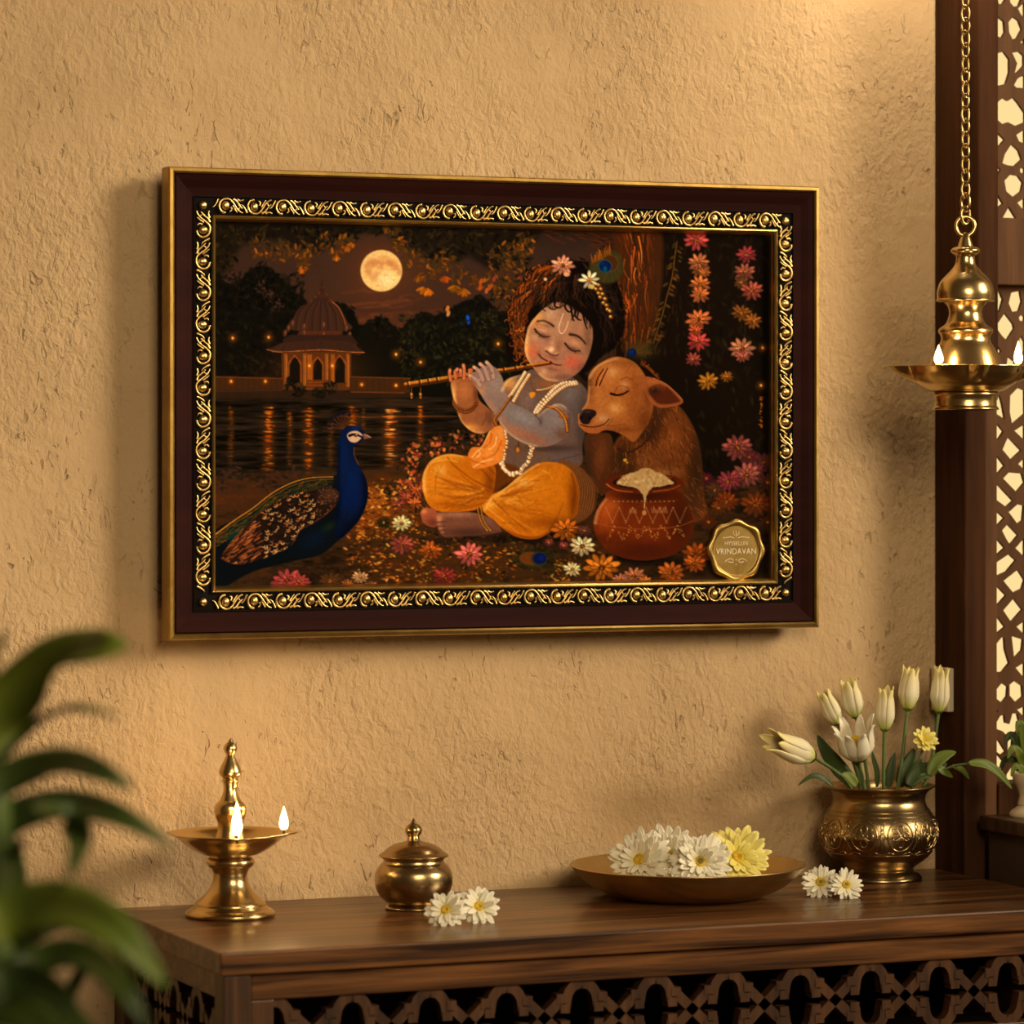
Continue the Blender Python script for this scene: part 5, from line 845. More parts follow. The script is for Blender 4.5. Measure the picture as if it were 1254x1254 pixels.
def prism_raw(bm, pts, y0, y1):
    A = [bm.verts.new((x, y0, z)) for x, z in pts]; B = [bm.verts.new((x, y1, z)) for x, z in pts]; n = len(pts)
    bm.faces.new(A); bm.faces.new(B[::-1])
    for k in range(n): bm.faces.new((A[k], B[k], B[(k+1) % n], A[(k+1) % n]))
bm = bmesh.new(); lattice(bm, XL+.052-ox, XT-.0304-ox, .0765, (z0+z1)/2, LH, YT+.010-oy, YT+.022-oy); obj('lattice_panel', bm, M['wood_z'], sb, False)
bm = bmesh.new(); lattice(bm, YT+.0304-oy, -.0344-oy, .0765, (z0+z1)/2, LH, -.006, .006)
for v in bm.verts: v.co = Vector((XL+.016-ox+v.co.y, v.co.x, v.co.z))
bmesh.ops.recalc_face_normals(bm, faces=bm.faces[:]); obj('lattice_panel', bm, M['wood_z'], sb, False)
lb('door', M['wood_z'], sb, XL+.0304, (XL+XT)/2-.001, YT+.010, YT+.024, .06, z0-.025); lb('door', M['wood_z'], sb, (XL+XT)/2+.001, XT-.0304, YT+.010, YT+.024, .06, z0-.025)
# ================================================================ small cabinet under the window, right of the sideboard
SX = at_y(1199, 998, -.075); sz = SX.z
sc2 = thing('side_cabinet', 'small dark wooden cabinet under the pierced window, right of the sideboard', 'cabinet', (SX.x+.16, -.25, 0))
part_box('cabinet_top', M['wood_z'], sc2, -.16, .16, -.15, .175, sz-.0150, sz)
part_box('body', M['interior'], sc2, -.152, .152, -.14, .170, .0, sz-.0152)
part_box('door', M['dark_z'], sc2, -.14, .14, -.148, -.1404, .06, sz-.05)
# cream plate on the post
a, b_ = at_x(1147, 816, XT), at_x(1168, 872, XT)
tag(part_box('switch_plate', M['ivory'], None, XT-.007, XT+.0005, b_.y, a.y, b_.z, a.z, bev=.0015), 'small cream switch plate on the dark post, behind the tallest tulips', 'switch')
# ================================================================ brass things
def prof(rows, y0, k): return [(r*k, (y0-y)*k) for r, y in rows]
FLAME_W = .10
def flame(parent, loc, h, w):
    bm = bmesh.new(); lathe(bm, [(0, 0), (w*.34, h*.06), (w*.5, h*.24), (w*.40, h*.5), (w*.2, h*.76), (w*.06, h*.93), (0, h)], 16, 4, loc); o = obj('flame', bm, M['flame'], parent)
    bm = bmesh.new(); tube(bm, spl3([Vector(loc)+Vector((0, .0, -.007)), Vector(loc)+Vector((0, 0, -.001)), Vector(loc)+Vector((.0004, 0, .004))], 4), .0011, 8); obj('wick', bm, M['wick'], parent)
    l = bpy.data.lights.new('flame_light', 'POINT'); l.energy = FLAME_W; l.color = (1.0, .62, .26); l.shadow_soft_size = w*.5
    lo_ = bpy.data.objects.new('flame_light', l); lo_.location = Vector(loc)+Vector((0, 0, h*1.25)); link(lo_, parent)
    return o
def spouted(bm, rim, spouts):
    """pull the rim of a dish out into spouts: (angle, reach, half width)"""
    for v in bm.verts:
        r = math.hypot(v.co.x, v.co.y)
        if r < rim*.84: continue
        t = math.atan2(v.co.y, v.co.x); f = min(1.1, (r/rim-.84)/.16)
        for a, reach, hw_ in spouts:
            d = abs((t-a+PI) % (2*PI)-PI)
            if d < hw_: k = 1+reach*f*(.5+.5*math.cos(PI*d/hw_)); v.co.x *= k; v.co.y *= k; v.co.z += .0006*f*0
VR = Vector((math.cos(TH), -math.sin(TH), 0)); VF = Vector((math.sin(TH), math.cos(TH), 0))      # the viewer's right and away, on the ground
def dir_ang(r, f): v = VR*r+VF*f; return math.atan2(v.y, v.x)
# oil lamp
c = at_z(282, 1122, ZT); k = depth(c)/F
ol = thing('oil_lamp', 'brass oil lamp with two burning wicks on the left end of the sideboard', 'oil lamp', c)
P = lambda rows: prof(rows, 1122, k)
bm = bmesh.new(); lathe(bm, P([(0, 1122), (53, 1122), (53, 1122), (55, 1120), (55, 1117), (52, 1114), (52, 1114), (48, 1112), (44, 1108), (44, 1108), (43, 1105), (37, 1100), (28, 1091), (22, 1080), (21, 1070), (24, 1063), (24, 1063), (28, 1060), (30, 1055), (28, 1051), (25, 1049), (25, 1049), (25, 1046)])); obj('base', bm, M['brass'], ol)
bm = bmesh.new(); lathe(bm, P([(0, 1046), (30, 1046.5), (44, 1041), (56, 1033), (64, 1026), (70, 1022.5), (74, 1021), (74, 1021), (74.5, 1019.6), (73, 1019), (68, 1021), (60, 1027), (48, 1034), (30, 1038), (0, 1039)]), 96)
spouted(bm, 74*k, [(dir_ang(1, .15), .12, .35), (dir_ang(.22, -1), .10, .35), (dir_ang(-1, .1), .06, .35)]); obj('dish', bm, M['brass'], ol)
bm = bmesh.new(); lathe(bm, P([(24, 1039), (20, 1030), (16, 1018), (16, 1006), (19, 998), (20, 991), (18, 985), (13, 980), (13, 980), (9.5, 972), (8, 965), (9, 959), (10.5, 956), (9, 953), (9, 953), (13, 949), (14, 945), (12, 939), (9, 933), (6.5, 928), (4.8, 924.5), (4.8, 924.5), (8, 919), (8.4, 915.5), (6.5, 911.5), (3, 908.6), (1.6, 906), (0, 904)])); obj('finial', bm, M['brass'], ol)
flame(ol, VR*(65*k)+VF*(10*k)+Vector((0, 0, (1122-1019)*k+.001)), 30*k, 11*k); flame(ol, VR*(13*k)-VF*(66*k)+Vector((0, 0, (1122-1018)*k+.001)), 42*k, 13*k)
# lidded pot
c = at_z(506.5, 1113, ZT); k = depth(c)/F; P = lambda rows: prof(rows, 1113, k)
lp = thing('lidded_pot', 'small round brass pot with a knobbed lid, between the oil lamp and the plate', 'pot', c)
bm = bmesh.new(); lathe(bm, P([(0, 1113), (34, 1113), (34, 1113), (35.5, 1110.5), (33, 1108), (30, 1107), (30, 1107), (34, 1104), (42, 1096), (47, 1085), (48, 1076), (46.5, 1067), (42, 1060), (38, 1056), (37, 1053), (37, 1053), (38.5, 1050.5), (38, 1049)])); obj('body', bm, M['bronze'], lp)
bm = bmesh.new(); lathe(bm, P([(36, 1049), (42, 1049), (42, 1049), (43, 1047.5), (41.5, 1046), (37, 1043), (32, 1038.5), (24, 1034), (17, 1032), (11, 1030.5), (8, 1029)])); lid = obj('lid', bm, M['bronze'], lp)
bm = bmesh.new(); lathe(bm, P([(8, 1029.5), (7.5, 1026), (7, 1024), (7, 1024), (10, 1019.5), (10.4, 1015.5), (8, 1011), (4.5, 1008.5), (3, 1006), (1.6, 1003.5), (0, 1001.5)]), 32); obj('knob', bm, M['bronze'], lid)
# plate
c = at_z(842, 1098, ZT); k = depth(c)/F; P = lambda rows: prof(rows, 1098, k); PLC, PLK = c.copy(), k
bm = bmesh.new(); lathe(bm, P([(0, 1098), (84, 1098), (84, 1098), (87, 1097), (100, 1092.5), (118, 1084), (133, 1072), (140, 1064), (143, 1060), (143, 1060), (144.5, 1058.8), (144, 1057.6), (141, 1058), (136, 1063), (126, 1073), (112, 1083), (96, 1090), (80, 1093), (0, 1093.5)]), 128)
pl = obj('plate', bm, M['plate']); pl.location = c; tag(pl, 'wide shallow brass plate holding four flower heads on the sideboard', 'plate')
# vase
c = at_z(1073, 1075.5, ZT); c.y = min(c.y, -.066); k = depth(c)/F; P = lambda rows: prof(rows, 1075.5, k); VC, VK = c.copy(), k
va = thing('flower_vase', 'squat engraved brass vase full of cream tulips at the right end of the sideboard', 'vase', c)
VP = [(0, 1075.5), (52, 1075.5), (52, 1075.5), (53, 1074), (52, 1071.5), (48, 1067), (44, 1064.5), (42, 1063), (42, 1063), (42.5, 1061), (47, 1057), (60, 1047.5), (69, 1034.5), (72.5, 1024), (73, 1017), (70, 1004), (64.5, 994), (59.5, 986.5), (57, 981), (56.5, 977), (58, 971), (62, 966), (68, 962.5), (68, 962.5), (69, 961), (68, 960), (66, 961), (60, 966), (55, 973), (55, 982), (62, 994), (69, 1010), (70, 1020), (66, 1036), (50, 1054), (0, 1058)]
bm = bmesh.new(); lathe(bm, P(VP), 96); vb = obj('body', bm, M['bronze'], va)
bm = bmesh.new()
zr = sorted([((1075.5-y)*k, r*k) for r, y in VP[10:20]]); zz, rr_ = [a for a, _ in zr], [b for _, b in zr]
def onv(a, z, h=.0001):
    r = float(np.interp(z, zz, rr_))+h; return Vector((r*math.cos(a), r*math.sin(a), z))
for q in range(10):
    a0 = q*2*PI/10+.2; zc = (1075.5-1017)*k; s = 19*k
    def E(pts, r=.0009): tube(bm, spl3([onv(a0+x*s/.056, zc+z*s) for x, z in pts], 5), r, 6)
    E([(.8*math.cos(t), math.sin(t)*.95) for t in np.linspace(0, 2*PI, 15)], .0010); E([(.55*math.cos(t)*abs(math.cos(2*t))**.5, .7*math.sin(t)*abs(math.cos(2*t))**.5) for t in np.linspace(0, 2*PI, 33)], .0009)
    E([(.22*math.cos(t), .22*math.sin(t)) for t in np.linspace(0, 2*PI, 9)], .0008)
    for sx in (-1, 1): E([(sx*.85, -.9), (sx*1.05, -.4), (sx*.95, .05), (sx*1.2, .3), (sx*1.0, .6), (sx*1.25, .9)], .0009); E([(sx*.3, -1.15), (sx*.7, -1.05), (sx*.95, -1.25), (sx*1.3, -1.15)], .0009); E([(sx*.35, .2), (sx*.5, .45), (sx*.3, .5)], .0009)
for zy in (995, 990, 1041): tube(bm, [onv(2*PI*t/96, (1075.5-zy)*k, .0002) for t in range(96)], .0007, 6, True)
obj('engraving', bm, M['bronze'], va)
# hanging lamp
HLY = -.24; c0 = at_y(1182.4, 502, HLY); k = depth(c0)/F; P = lambda rows: prof(rows, 502, k)
hl = thing('hanging_lamp', 'brass lamp with lit wicks hanging on a chain in front of the window screen', 'hanging lamp', c0)
bm = bmesh.new(); lathe(bm, P([(0, 501), (36, 501), (36, 502), (36, 502), (40, 502), (40.5, 500), (38, 497), (38, 497), (37.5, 490), (38.5, 485), (38.5, 485), (40.5, 483.5), (40, 481), (38, 480)])); obj('foot', bm, M['brass'], hl)
bm = bmesh.new(); lathe(bm, P([(0, 480), (39, 480), (52, 475), (62, 468), (69, 459), (72, 452), (73, 449.5), (73, 449.5), (73.5, 448.4), (72, 448), (69, 451), (60, 461), (48, 467), (0, 469)]), 144)
spouted(bm, 73*k, [(dir_ang(-1, -.1), .30, .20), (dir_ang(1, -.1), .28, .20), (dir_ang(.1, -1), .2, .2), (dir_ang(-.1, 1), .2, .2)]); obj('dish', bm, M['brass'], hl)
bm = bmesh.new(); lathe(bm, P([(52, 462), (48, 452), (45, 446), (40, 436), (35, 426), (30.5, 418), (30, 413), (30, 413), (31.5, 409.5), (33.5, 406.5), (32.5, 403), (29, 400), (29, 400), (24, 396), (21, 389), (20, 382), (22, 375), (26, 370.5), (26, 370.5), (34, 369.5), (36, 368), (34.8, 366), (34.8, 366), (35, 357), (31.5, 346), (25, 338), (18, 331), (13, 324), (11.5, 317), (11.5, 317), (12, 313), (17, 309.5), (18, 306.5), (15, 303.5), (9.5, 301.5), (9.5, 301.5), (8, 297), (5.5, 290), (2.5, 285.5), (0, 284)])); obj('body', bm, M['brass'], hl)
fz = (502-447.5)*k
flame(hl, VR*(-39*k)-VF*(52*k)+Vector((0, 0, fz)), 24*k, 11*k); flame(hl, VR*(59*k)-VF*(40*k)+Vector((0, 0, fz)), 29*k, 10.5*k)
bm = bmesh.new(); torus(bm, (0, 0, (502-277)*k), 11.5*k, 2.3*k, (VF.x, VF.y, 0), 1, 1.02); obj('ring', bm, M['brass'], hl)
ch = None; zc = (502-263.5)*k; first = True; pitch = 15.4*k; n = 0
while c0.z+zc < 1.235+.62:
    bm = bmesh.new(); R = 7.0*k if n > 1 else 8.5*k
    tw = (n % 2)*1.15-.45+random.uniform(-.2, .2); ax = VF*math.cos(tw)+VR*math.sin(tw); q = Vector((0, 0, 1)); s = q.cross(ax).normalized()
    hgt = (10.2 if n > 1 else 11)*k; pts = [Vector((0, 0, zc))+s*(R*.72*math.cos(t))+q*(hgt*math.sin(t)) for t in np.linspace(0, 2*PI, 20, endpoint=False)]
    tube(bm, pts, (1.35 if n > 1 else 1.8)*k, 8, True)
    if ch is None: ch = link(bpy.data.objects.new('chain', None), hl); ch.location = (0, 0, 0)
    obj('link', bm, M['brass'], ch); zc += pitch; n += 1
bm = bmesh.new(); lathe(bm, [(0, -.012), (.006, -.011), (.008, 0), (.030, .006), (.034, .014), (.034, .018), (0, .018)], 32, off=(0, 0, zc+.008)); obj('ceiling_hook', bm, M['brass'], hl)
bt_ = c0.z+zc+.008+.018
bm = bmesh.new(); box(bm, c0.x-.022, c0.x+.022, c0.y-.04, -.0935, bt_, bt_+.05, .002); tag(obj('trim_3', bm, M['dark_z'], None, False), kind='structure')
# ================================================================ flowers
def petal_grid(bm, fn, nu=5, nv=9):
    lay = bm.verts.layers.float.get('along') or bm.verts.layers.float.new('along')
    g = [[bm.verts.new(fn(-1+2*i/(nu-1), j/(nv-1))) for i in range(nu)] for j in range(nv)]
    for j in range(nv):
        for v in g[j]: v[lay] = j/(nv-1)
    for j in range(nv-1):
        for i in range(nu-1): bm.faces.new((g[j][i], g[j][i+1], g[j+1][i+1], g[j+1][i]))
def solid(o, t): m = o.modifiers.new('thickness', 'SOLIDIFY'); m.thickness = t; m.offset = 0; return o
def make_daisy(name, label, cat, group, pos, axis, r, mpet, mc, layers=((1, 16, .18, .0), (.82, 14, .42, .2)), wide=.17, disc=.23, roll=0, dark=False, seed=0):
    rnd = random.Random(seed); t = thing(name, label, cat, pos, 0, group); B = basis(axis, roll); bm = bmesh.new()
    for (k, n, lift, a0) in layers:
        for i in range(n):
            a = a0+2*PI*(i+rnd.uniform(-.22, .22))/n; L = r*k*rnd.uniform(.88, 1.06); el = lift+rnd.uniform(-.10, .12); w = L*wide*rnd.uniform(.85, 1.15); curl = rnd.uniform(-.10, .22)
            def fn(u, v):
                s = disc*.55*r+(L-disc*.55*r)*v; wd = w*math.sin(PI*min(1, .12+.80*v**.85))**.75*(1 if v < .97 else .55); z = s*math.sin(el)-curl*L*v*v+.10*w*u*u+(.0 if abs(u) > .1 else -.02*w); s2 = s*math.cos(el)
                return B @ Vector((s2*math.cos(a)-u*wd*math.sin(a), s2*math.sin(a)+u*wd*math.cos(a), z))
            petal_grid(bm, fn)
    solid(obj('petals', bm, mpet, t), .0005)
    bm = bmesh.new(); lathe(bm, [(0, -.05*r), (disc*.8*r, -.05*r), (disc*r, .02*r), (disc*.92*r, .10*r), (disc*.55*r, .15*r), (disc*.3*r, .13*r), (0, .11*r)], 24); bm.transform(B.to_4x4()); d = obj('flower_centre', bm, mc, t)
    if dark: bm = bmesh.new(); lathe(bm, [(0, .155*r), (disc*.34*r, .15*r), (disc*.42*r, .13*r), (disc*.3*r, .10*r)], 16); bm.transform(B.to_4x4()); obj('disc', bm, M['pollen_dark'], d)
    bm = bmesh.new(); lathe(bm, [(0, -.30*r), (.06*r, -.30*r), (.07*r, -.14*r), (.20*r, -.06*r), (.16*r, -.02*r)], 16); bm.transform(B.to_4x4()); obj('calyx', bm, M['stem'], t)
    return t
CAMD = -(VF)
def fl_at(px, py, y): return at_y(px, py, y)
ax = lambda r, up, f=1.0: (CAMD*f+VR*r+Vector((0, 0, up)))
# four heads on the plate
py = PLC.y
for i, (px, pyy, r, m, mc, a, yy, lab) in enumerate(((784, 1054, 41, 'white', 'pollen', ax(-.45, .55), -.005, 'white chrysanthemum head at the left end of the brass plate'),
        (818, 1048, 42, 'white', 'pollen', ax(-.22, .60), .012, 'white chrysanthemum second from the left on the brass plate, between two white ones'),
        (857, 1056, 39, 'white', 'pollen', ax(.05, .38), -.050, 'white chrysanthemum next to the yellow one on the plate, its centre facing out'),
        (902, 1051, 45, 'yellow', 'pollen', ax(.25, .55), -.012, 'large yellow chrysanthemum head on the brass plate'))):
    p = fl_at(px, pyy, py+yy); make_daisy('chrysanthemum', lab, 'flower', 'flower heads on the brass plate', p, a, r*depth(p)/F, M[m], M[mc], ((1, 21, .10, .0), (.88, 19, .34, .2), (.66, 15, .62, .1)) if i != 2 else ((1, 22, .06, .0), (.86, 20, .30, .2), (.6, 14, .6, .1)), .16, .22, i*.7, i == 2, 40+i)
for i, (px, pyy, r, z0_, a, lab) in enumerate(((546, 1115, 27, 0, ax(-.15, .62), 'white daisy lying just right of the lidded pot'), (586, 1111, 28, .0, ax(.15, .62), 'white daisy lying farther from the lidded pot, right of its twin'),
        (1005, 1081, 27.5, 0, ax(-.12, .60), 'white daisy lying by the vase foot, nearer the brass plate'), (1036, 1084, 25, 0, ax(.14, .64), 'white daisy lying right in front of the vase foot'))):
    # the head leans back on its calyx with the lowest petals on the sideboard
    kk = 3.35/F; rr = r*kk; d = ray(px, pyy); tt = (ZT+rr*.66-CZ)/d.z; p = Vector((d.x*tt, -HD+d.y*tt, ZT+rr*.66))
    if p.y > -.08 and i < 2: p = at_y(px, pyy, -.13)
    make_daisy('daisy', lab, 'flower', 'daisies lying on the sideboard', p, a, rr, M['white'], M['pollen'], ((1, 15, .12, 0), (.86, 13, .34, .2)) if i < 2 else ((1, 18, .05, 0), (.88, 15, .26, .2)), .19 if i < 2 else .15, .25, i*.5, i > 1, 60+i)
def stem_to(parent, base, tip, r=.0018, bend=(0, 0, 0), name='stem'):
    bm = bmesh.new(); mid = (Vector(base)+Vector(tip))/2+Vector(bend); tube(bm, spl3([base, mid, tip], 8), r, 8); return obj(name, bm, M['stem'], parent)
def make_tulip(label, base, tip, width, root, m='cream', seed=0, open_=0, n=6):
    """a lily-flowered tulip: bud from base to tip, stem running down into the vase"""
    rnd = random.Random(seed); t = thing('tulip', label, 'flower', root, 0, 'tulips in the brass vase'); o = Vector(root); ax_ = Vector(tip)-Vector(base); H_ = ax_.length; B = basis(ax_, rnd.uniform(0, 6)); bb = Vector(base)-o; bm = bmesh.new(); R = width/2
    for i in range(n):
        a0 = 2*PI*i/n+rnd.uniform(-.1, .1); lay = .94 if i % 2 else 1.0; tipo = rnd.uniform(.0, .10); hk = rnd.uniform(.92, 1.03)
        def fn(u, v):
            rad = R*lay*(np.interp(v, [0, .12, .35, .6, .8, 1], [.12, .62, 1, .92, .74, .78+tipo])+open_*v*v)
            wa = (1.35/ n*PI)*np.interp(v, [0, .15, .5, .75, .92, 1], [.5, .95, 1, .82, .45, .06])/(1+open_*v*1.1)
            a = a0+u*wa; z = H_*hk*v-abs(u)*.0*H_; q = rad*(1-.05*u*u+.03*(1-abs(u)))
            return bb+B @ Vector((q*math.cos(a), q*math.sin(a), z*(1-.12*open_*v)))
        petal_grid(bm, fn, 7, 14)
    solid(obj('petals', bm, M[m], t), .0006)
    d = Vector(root)-Vector(base); bm = bmesh.new(); mid = bb-ax_.normalized()*d.length*.45; tube(bm, spl3([bb+ax_*.04, bb-ax_*.05, (mid+(-d)*0-0*ax_)*.6+(bb*.5)*.4+Vector((0, 0, 0)), Vector((0, 0, 0))], 8), .0019, 8); obj('stem', bm, M['stem'], t)
    bm = bmesh.new(); lathe(bm, [(0, -.03*H_), (R*.14, -.02*H_), (R*.22, .0*H_), (R*.40, .03*H_), (R*.5, .05*H_)], 16); bm.transform(Matrix.Translation(bb) @ B.to_4x4()); obj('calyx', bm, M['leaf_bright'], t)
    if open_:
        bm = bmesh.new(); lathe(bm, [(R*.25, .05*H_), (R*.42, .30*H_), (R*.40, .5*H_), (R*.2, .60*H_), (0, .60*H_)], 16); bm.transform(Matrix.Translation(bb) @ B.to_4x4()); obj('flower_centre', bm, M['pollen'], t)
    return t
vy = VC.y; vroot = lambda dx, dy=0: Vector((VC.x+dx, VC.y+dy, VC.z+.030))
T = [('cream tulip leaning far out to the left of the brass vase', (997, 928), (940, 905), 33, (-.012, -.02), vy-.03, vy-.05, 'cream', .04),
     ('cream tulip bud behind the open flower, left of the tall bud', (1027, 888), (1007, 846), 23, (-.010, .008), vy+.010, vy+.015, 'cream', 0),
     ('cream tulip bud directly above the open flower in the vase', (1049, 880), (1038, 831), 27, (-.004, .006), vy+.004, vy+.008, 'cream', 0),
     ('cream tulip bud on a straight stem just right of the open flower', (1083, 896), (1085, 840), 25, (.004, -.01), vy-.012, vy-.012, 'cream', 0),
     ('tallest cream tulip bud, against the bare wall beside the dark post', (1111, 871), (1116, 815), 26, (.008, .0), vy, vy+.006, 'cream', 0),
     ('cream tulip bud in front of the switch plate on the post', (1149, 874), (1153, 816), 24, (.014, -.004), vy-.004, vy-.006, 'cream', 0),
     ('wide open white tulip with a yellow middle in the vase', (1052, 932), (1044, 882), 43, (-.004, -.018), vy-.022, vy-.036, 'tulip_white', .55)]
for i, (lab, b0, t0, w, rt, yb, yt, m, op) in enumerate(T):
    B0, T0 = at_y(*b0, yb), at_y(*t0, yt); make_tulip(lab, B0, T0, w*depth(B0)/F, vroot(*rt), m, 80+i, op, 6 if i != 6 else 8)
p = at_y(1132, 907, vy-.015); yl = make_daisy('yellow_aster', 'small yellow many-petalled flower low at the right of the vase', 'flower', None, p, ax(.35, .55), 20*depth(p)/F, M['yellow'], M['pollen'], ((1, 12, .35, 0), (.8, 10, .7, .2)), .2, .2, 0, False, 99)
stem_to(yl, Vector((0, 0, -.003)), vroot(.012, -.006)-p, .0014)
def leaf_mesh(bm, pts, w, fold=.25, nrm=None, nu=5):
    q = spl3(pts, 7); n = len(q)-1; g = []
    for i, a in enumerate(q):
        d = (q[min(i+1, n)]-q[max(i-1, 0)]).normalized(); N_ = Vector(nrm) if nrm is not None else CAMD+Vector((0, 0, .6)); s = d.cross(N_)
        s = s.normalized() if s.length > 1e-4 else VR; N2 = s.cross(d).normalized(); f = i/n; wd = w/2*math.sin(PI*min(1, .06+.94*f**.8))**.8 if f < 1 else 0
        g.append([bm.verts.new(a+s*(u*wd)+N2*(abs(u)*wd*fold)) for u in np.linspace(-1, 1, nu)])
    for A, B in zip(g, g[1:]):
        for k in range(nu-1): bm.faces.new((A[k], A[k+1], B[k+1], B[k]))
def sprig(label, leaves, root, cat='leaf', name='leaf_sprig', group='leaves in the brass vase'):
    t = thing(name, label, cat, root, 0, group); o = Vector(root)
    for pts, w, m, y in leaves:
        bm = bmesh.new(); P_ = [at_y(a, b, y+(q[0] if q else 0)) for a, b, *q in pts]; leaf_mesh(bm, [p-o for p in P_], w*depth(P_[0])/F); solid(obj('leaf', bm, M[m], t), .0005)
    return t
s1 = sprig('broad dark leaf rising left of the open white tulip', [([(1047, 962), (1030, 945), (1012, 922), (1001, 900)], 22, 'leaf', vy-.01), ([(1049, 962), (1040, 952), (1030, 948)], 14, 'leaf_bright', vy-.03)], vroot(-.006, -.012))
s2 = sprig('thin dark leaf drooping over the left of the vase rim', [([(1020, 963), (1008, 953), (993, 951), (977, 962)], 8, 'leaf', vy-.04)], vroot(-.016, -.02))
s3 = sprig('narrow upright leaves in the middle of the vase', [([(1074, 964), (1074, 945), (1070, 930), (1068, 920)], 7, 'leaf', vy), ([(1088, 964), (1090, 945), (1096, 921)], 12, 'leaf', vy+.01), ([(1055, 962), (1052, 945), (1046, 932)], 9, 'leaf', vy-.02)], vroot(0, 0))
s4 = sprig('dark leaf pair rising under the small yellow flower', [([(1102, 964), (1108, 945), (1116, 928), (1119, 916)], 18, 'leaf', vy+.0), ([(1110, 964), (1118, 946), (1128, 930)], 14, 'leaf', vy-.02)], vroot(.012, -.01))
s5 = sprig('long leafy sprig arching right from the vase across the post', [([(1112, 962), (1124, 948), (1143, 941), (1160, 935)], 22, 'leaf', vy-.03), ([(1138, 950), (1146, 934), (1158, 925), (1171, 921)], 17, 'leaf_bright', vy-.036), ([(1148, 940), (1156, 945), (1167, 952)], 11, 'leaf_bright', vy-.04), ([(1166, 938), (1178, 943), (1187, 954)], 8, 'leaf_bright', vy-.045), ([(1186, 935), (1206, 936), (1224, 948), (1239, 966)], 13, 'leaf_bright', vy-.06)], vroot(.020, -.02))
bm = bmesh.new(); tube(bm, [p-Vector(s5.location) for p in spl3([vroot(.02, -.02), at_y(1122, 958, vy-.03), at_y(1143, 948, vy-.035), at_y(1168, 938, vy-.045), at_y(1190, 935, vy-.055)], 6)], .0012, 8); obj('stem', bm, M['stem'], s5)
# ================================================================ pale vase with a plant on the small cabinet
pv = Vector((at_d(1259, 1000, 3.62).x, 0, sz)); d = ray(1259, 1000); t_ = (sz-CZ)/d.z; pv = Vector((d.x*t_, -HD+d.y*t_, sz)); kk = depth(pv)/F
pp = thing('potted_plant', 'small leafy plant in a pale footed vase on the cabinet below the window', 'plant', pv)
bm = bmesh.new(); lathe(bm, [(r*kk, z*kk) for r, z in ((0, 0), (22, 0), (22, 0), (23, 2), (22, 6), (17, 10), (12, 14), (12, 14), (13, 16), (12, 20), (11, 27), (14, 36), (18, 44), (20, 52), (18, 53), (12, 40), (0, 36))], 48); obj('vase', bm, M['stone'], pp)
for i, (r_, f, z, w) in enumerate(((-26, -4, 100, 12), (-14, -10, 115, 12), (6, 8, 120, 12), (22, -6, 105, 12), (-30, 6, 70, 11), (-20, -12, 62, 11), (28, 4, 80, 12), (12, -14, 85, 12), (-6, 4, 90, 11), (-24, -14, 84, 12))):
    bm = bmesh.new(); e_ = (VR*r_+VF*f)*kk; leaf_mesh(bm, [Vector((0, 0, 44*kk)), e_*.45+Vector((0, 0, (46+(z-46)*.75)*kk)), e_*.85+Vector((0, 0, z*kk)), e_*1.15+Vector((0, 0, (z-12)*kk))], w*kk); solid(obj('leaf', bm, M['leaf_bright' if i % 2 else 'leaf'], pp), .0005)
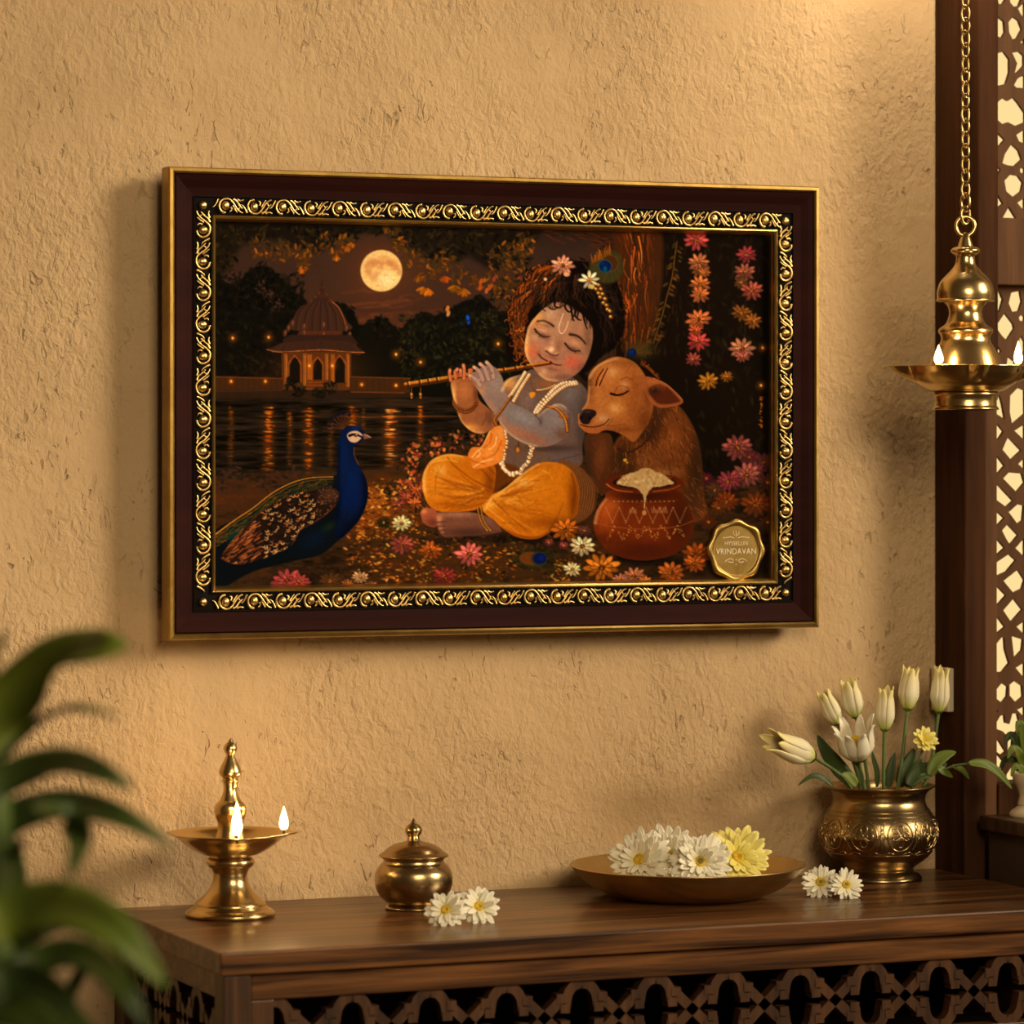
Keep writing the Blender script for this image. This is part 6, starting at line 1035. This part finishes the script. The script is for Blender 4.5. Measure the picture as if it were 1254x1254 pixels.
# ================================================================ big plant in the near left corner
FD = 2.05; fb = at_d(-95, 1100, FD); fb.z = 0
fp = thing('palm_plant', 'large green potted plant, out of focus in the near left corner', 'plant', fb)
bm = bmesh.new(); lathe(bm, [(0, 0), (.10, 0), (.10, 0), (.115, .02), (.135, .16), (.145, .24), (.145, .24), (.155, .245), (.155, .27), (.15, .275), (.14, .27), (.135, .235), (0, .23)], 48); obj('pot', bm, M['terracotta'], fp)
bm = bmesh.new()
for dx, dy in ((0, 0), (.03, .02), (-.03, .03)): tube(bm, spl3([Vector((dx*.5, dy*.5, .22)), Vector((dx, dy, .5)), Vector((dx*1.3+.01, dy*1.2, .80)), Vector((dx*1.6, dy*1.5, 1.0+dx*2))], 6), .010, 10)
obj('cane', bm, M['stem'], fp)
LV = [([(-70, 960), (0, 880), (70, 815), (120, 795), (158, 789)], 82, 'leaf_bright', 0), ([(-60, 985), (0, 925), (50, 884), (95, 867), (150, 880)], 20, 'leaf', .05), ([(-80, 1010), (0, 960), (70, 938), (120, 945), (165, 967)], 50, 'leaf', -.05), ([(-80, 1060), (0, 1012), (70, 990), (140, 998), (215, 1038)], 52, 'leaf', .02),
      ([(40, 992), (80, 1000), (98, 1030), (84, 1078)], 40, 'leaf', -.02), ([(-80, 1150), (0, 1130), (70, 1115), (140, 1140), (205, 1210)], 74, 'leaf_bright', -.06), ([(-60, 1200), (-10, 1120), (20, 1060), (25, 1030)], 70, 'leaf', .04), ([(-60, 1220), (40, 1180), (100, 1172), (150, 1210), (182, 1262)], 44, 'leaf', .0),
      ([(-80, 1240), (0, 1205), (60, 1215), (110, 1265)], 50, 'leaf', -.08), ([(-40, 900), (-15, 840), (0, 800), (6, 770)], 30, 'leaf_bright', .03), ([(-60, 1290), (30, 1240), (90, 1250), (140, 1300)], 40, 'leaf', .05), ([(-90, 1100), (-20, 1080), (30, 1100), (60, 1150)], 40, 'leaf', .08), ([(-40, 1250), (20, 1170), (60, 1140), (110, 1128), (135, 1150)], 26, 'leaf', .12), ([(-90, 1270), (-20, 1235), (40, 1250), (90, 1310)], 60, 'leaf', -.03), ([(-80, 1180), (-30, 1150), (20, 1165), (60, 1230)], 56, 'leaf', .06), ([(-70, 1040), (-30, 1020), (10, 1050), (30, 1110)], 54, 'leaf', .1), ([(60, 1300), (80, 1230), (110, 1170), (112, 1120)], 20, 'leaf', .16)]
for pts, w, m, dd in LV:
    bm = bmesh.new(); root = Vector(fb)+Vector((random.uniform(-.02, .02), 0, .9)); P_ = [at_d(a, b, FD+dd+.04*math.sin(i*1.3)) for i, (a, b) in enumerate(pts)]
    leaf_mesh(bm, [p-Vector(fb) for p in P_], w*FD/F, .3); solid(obj('leaf', bm, M[m], fp), .0008)
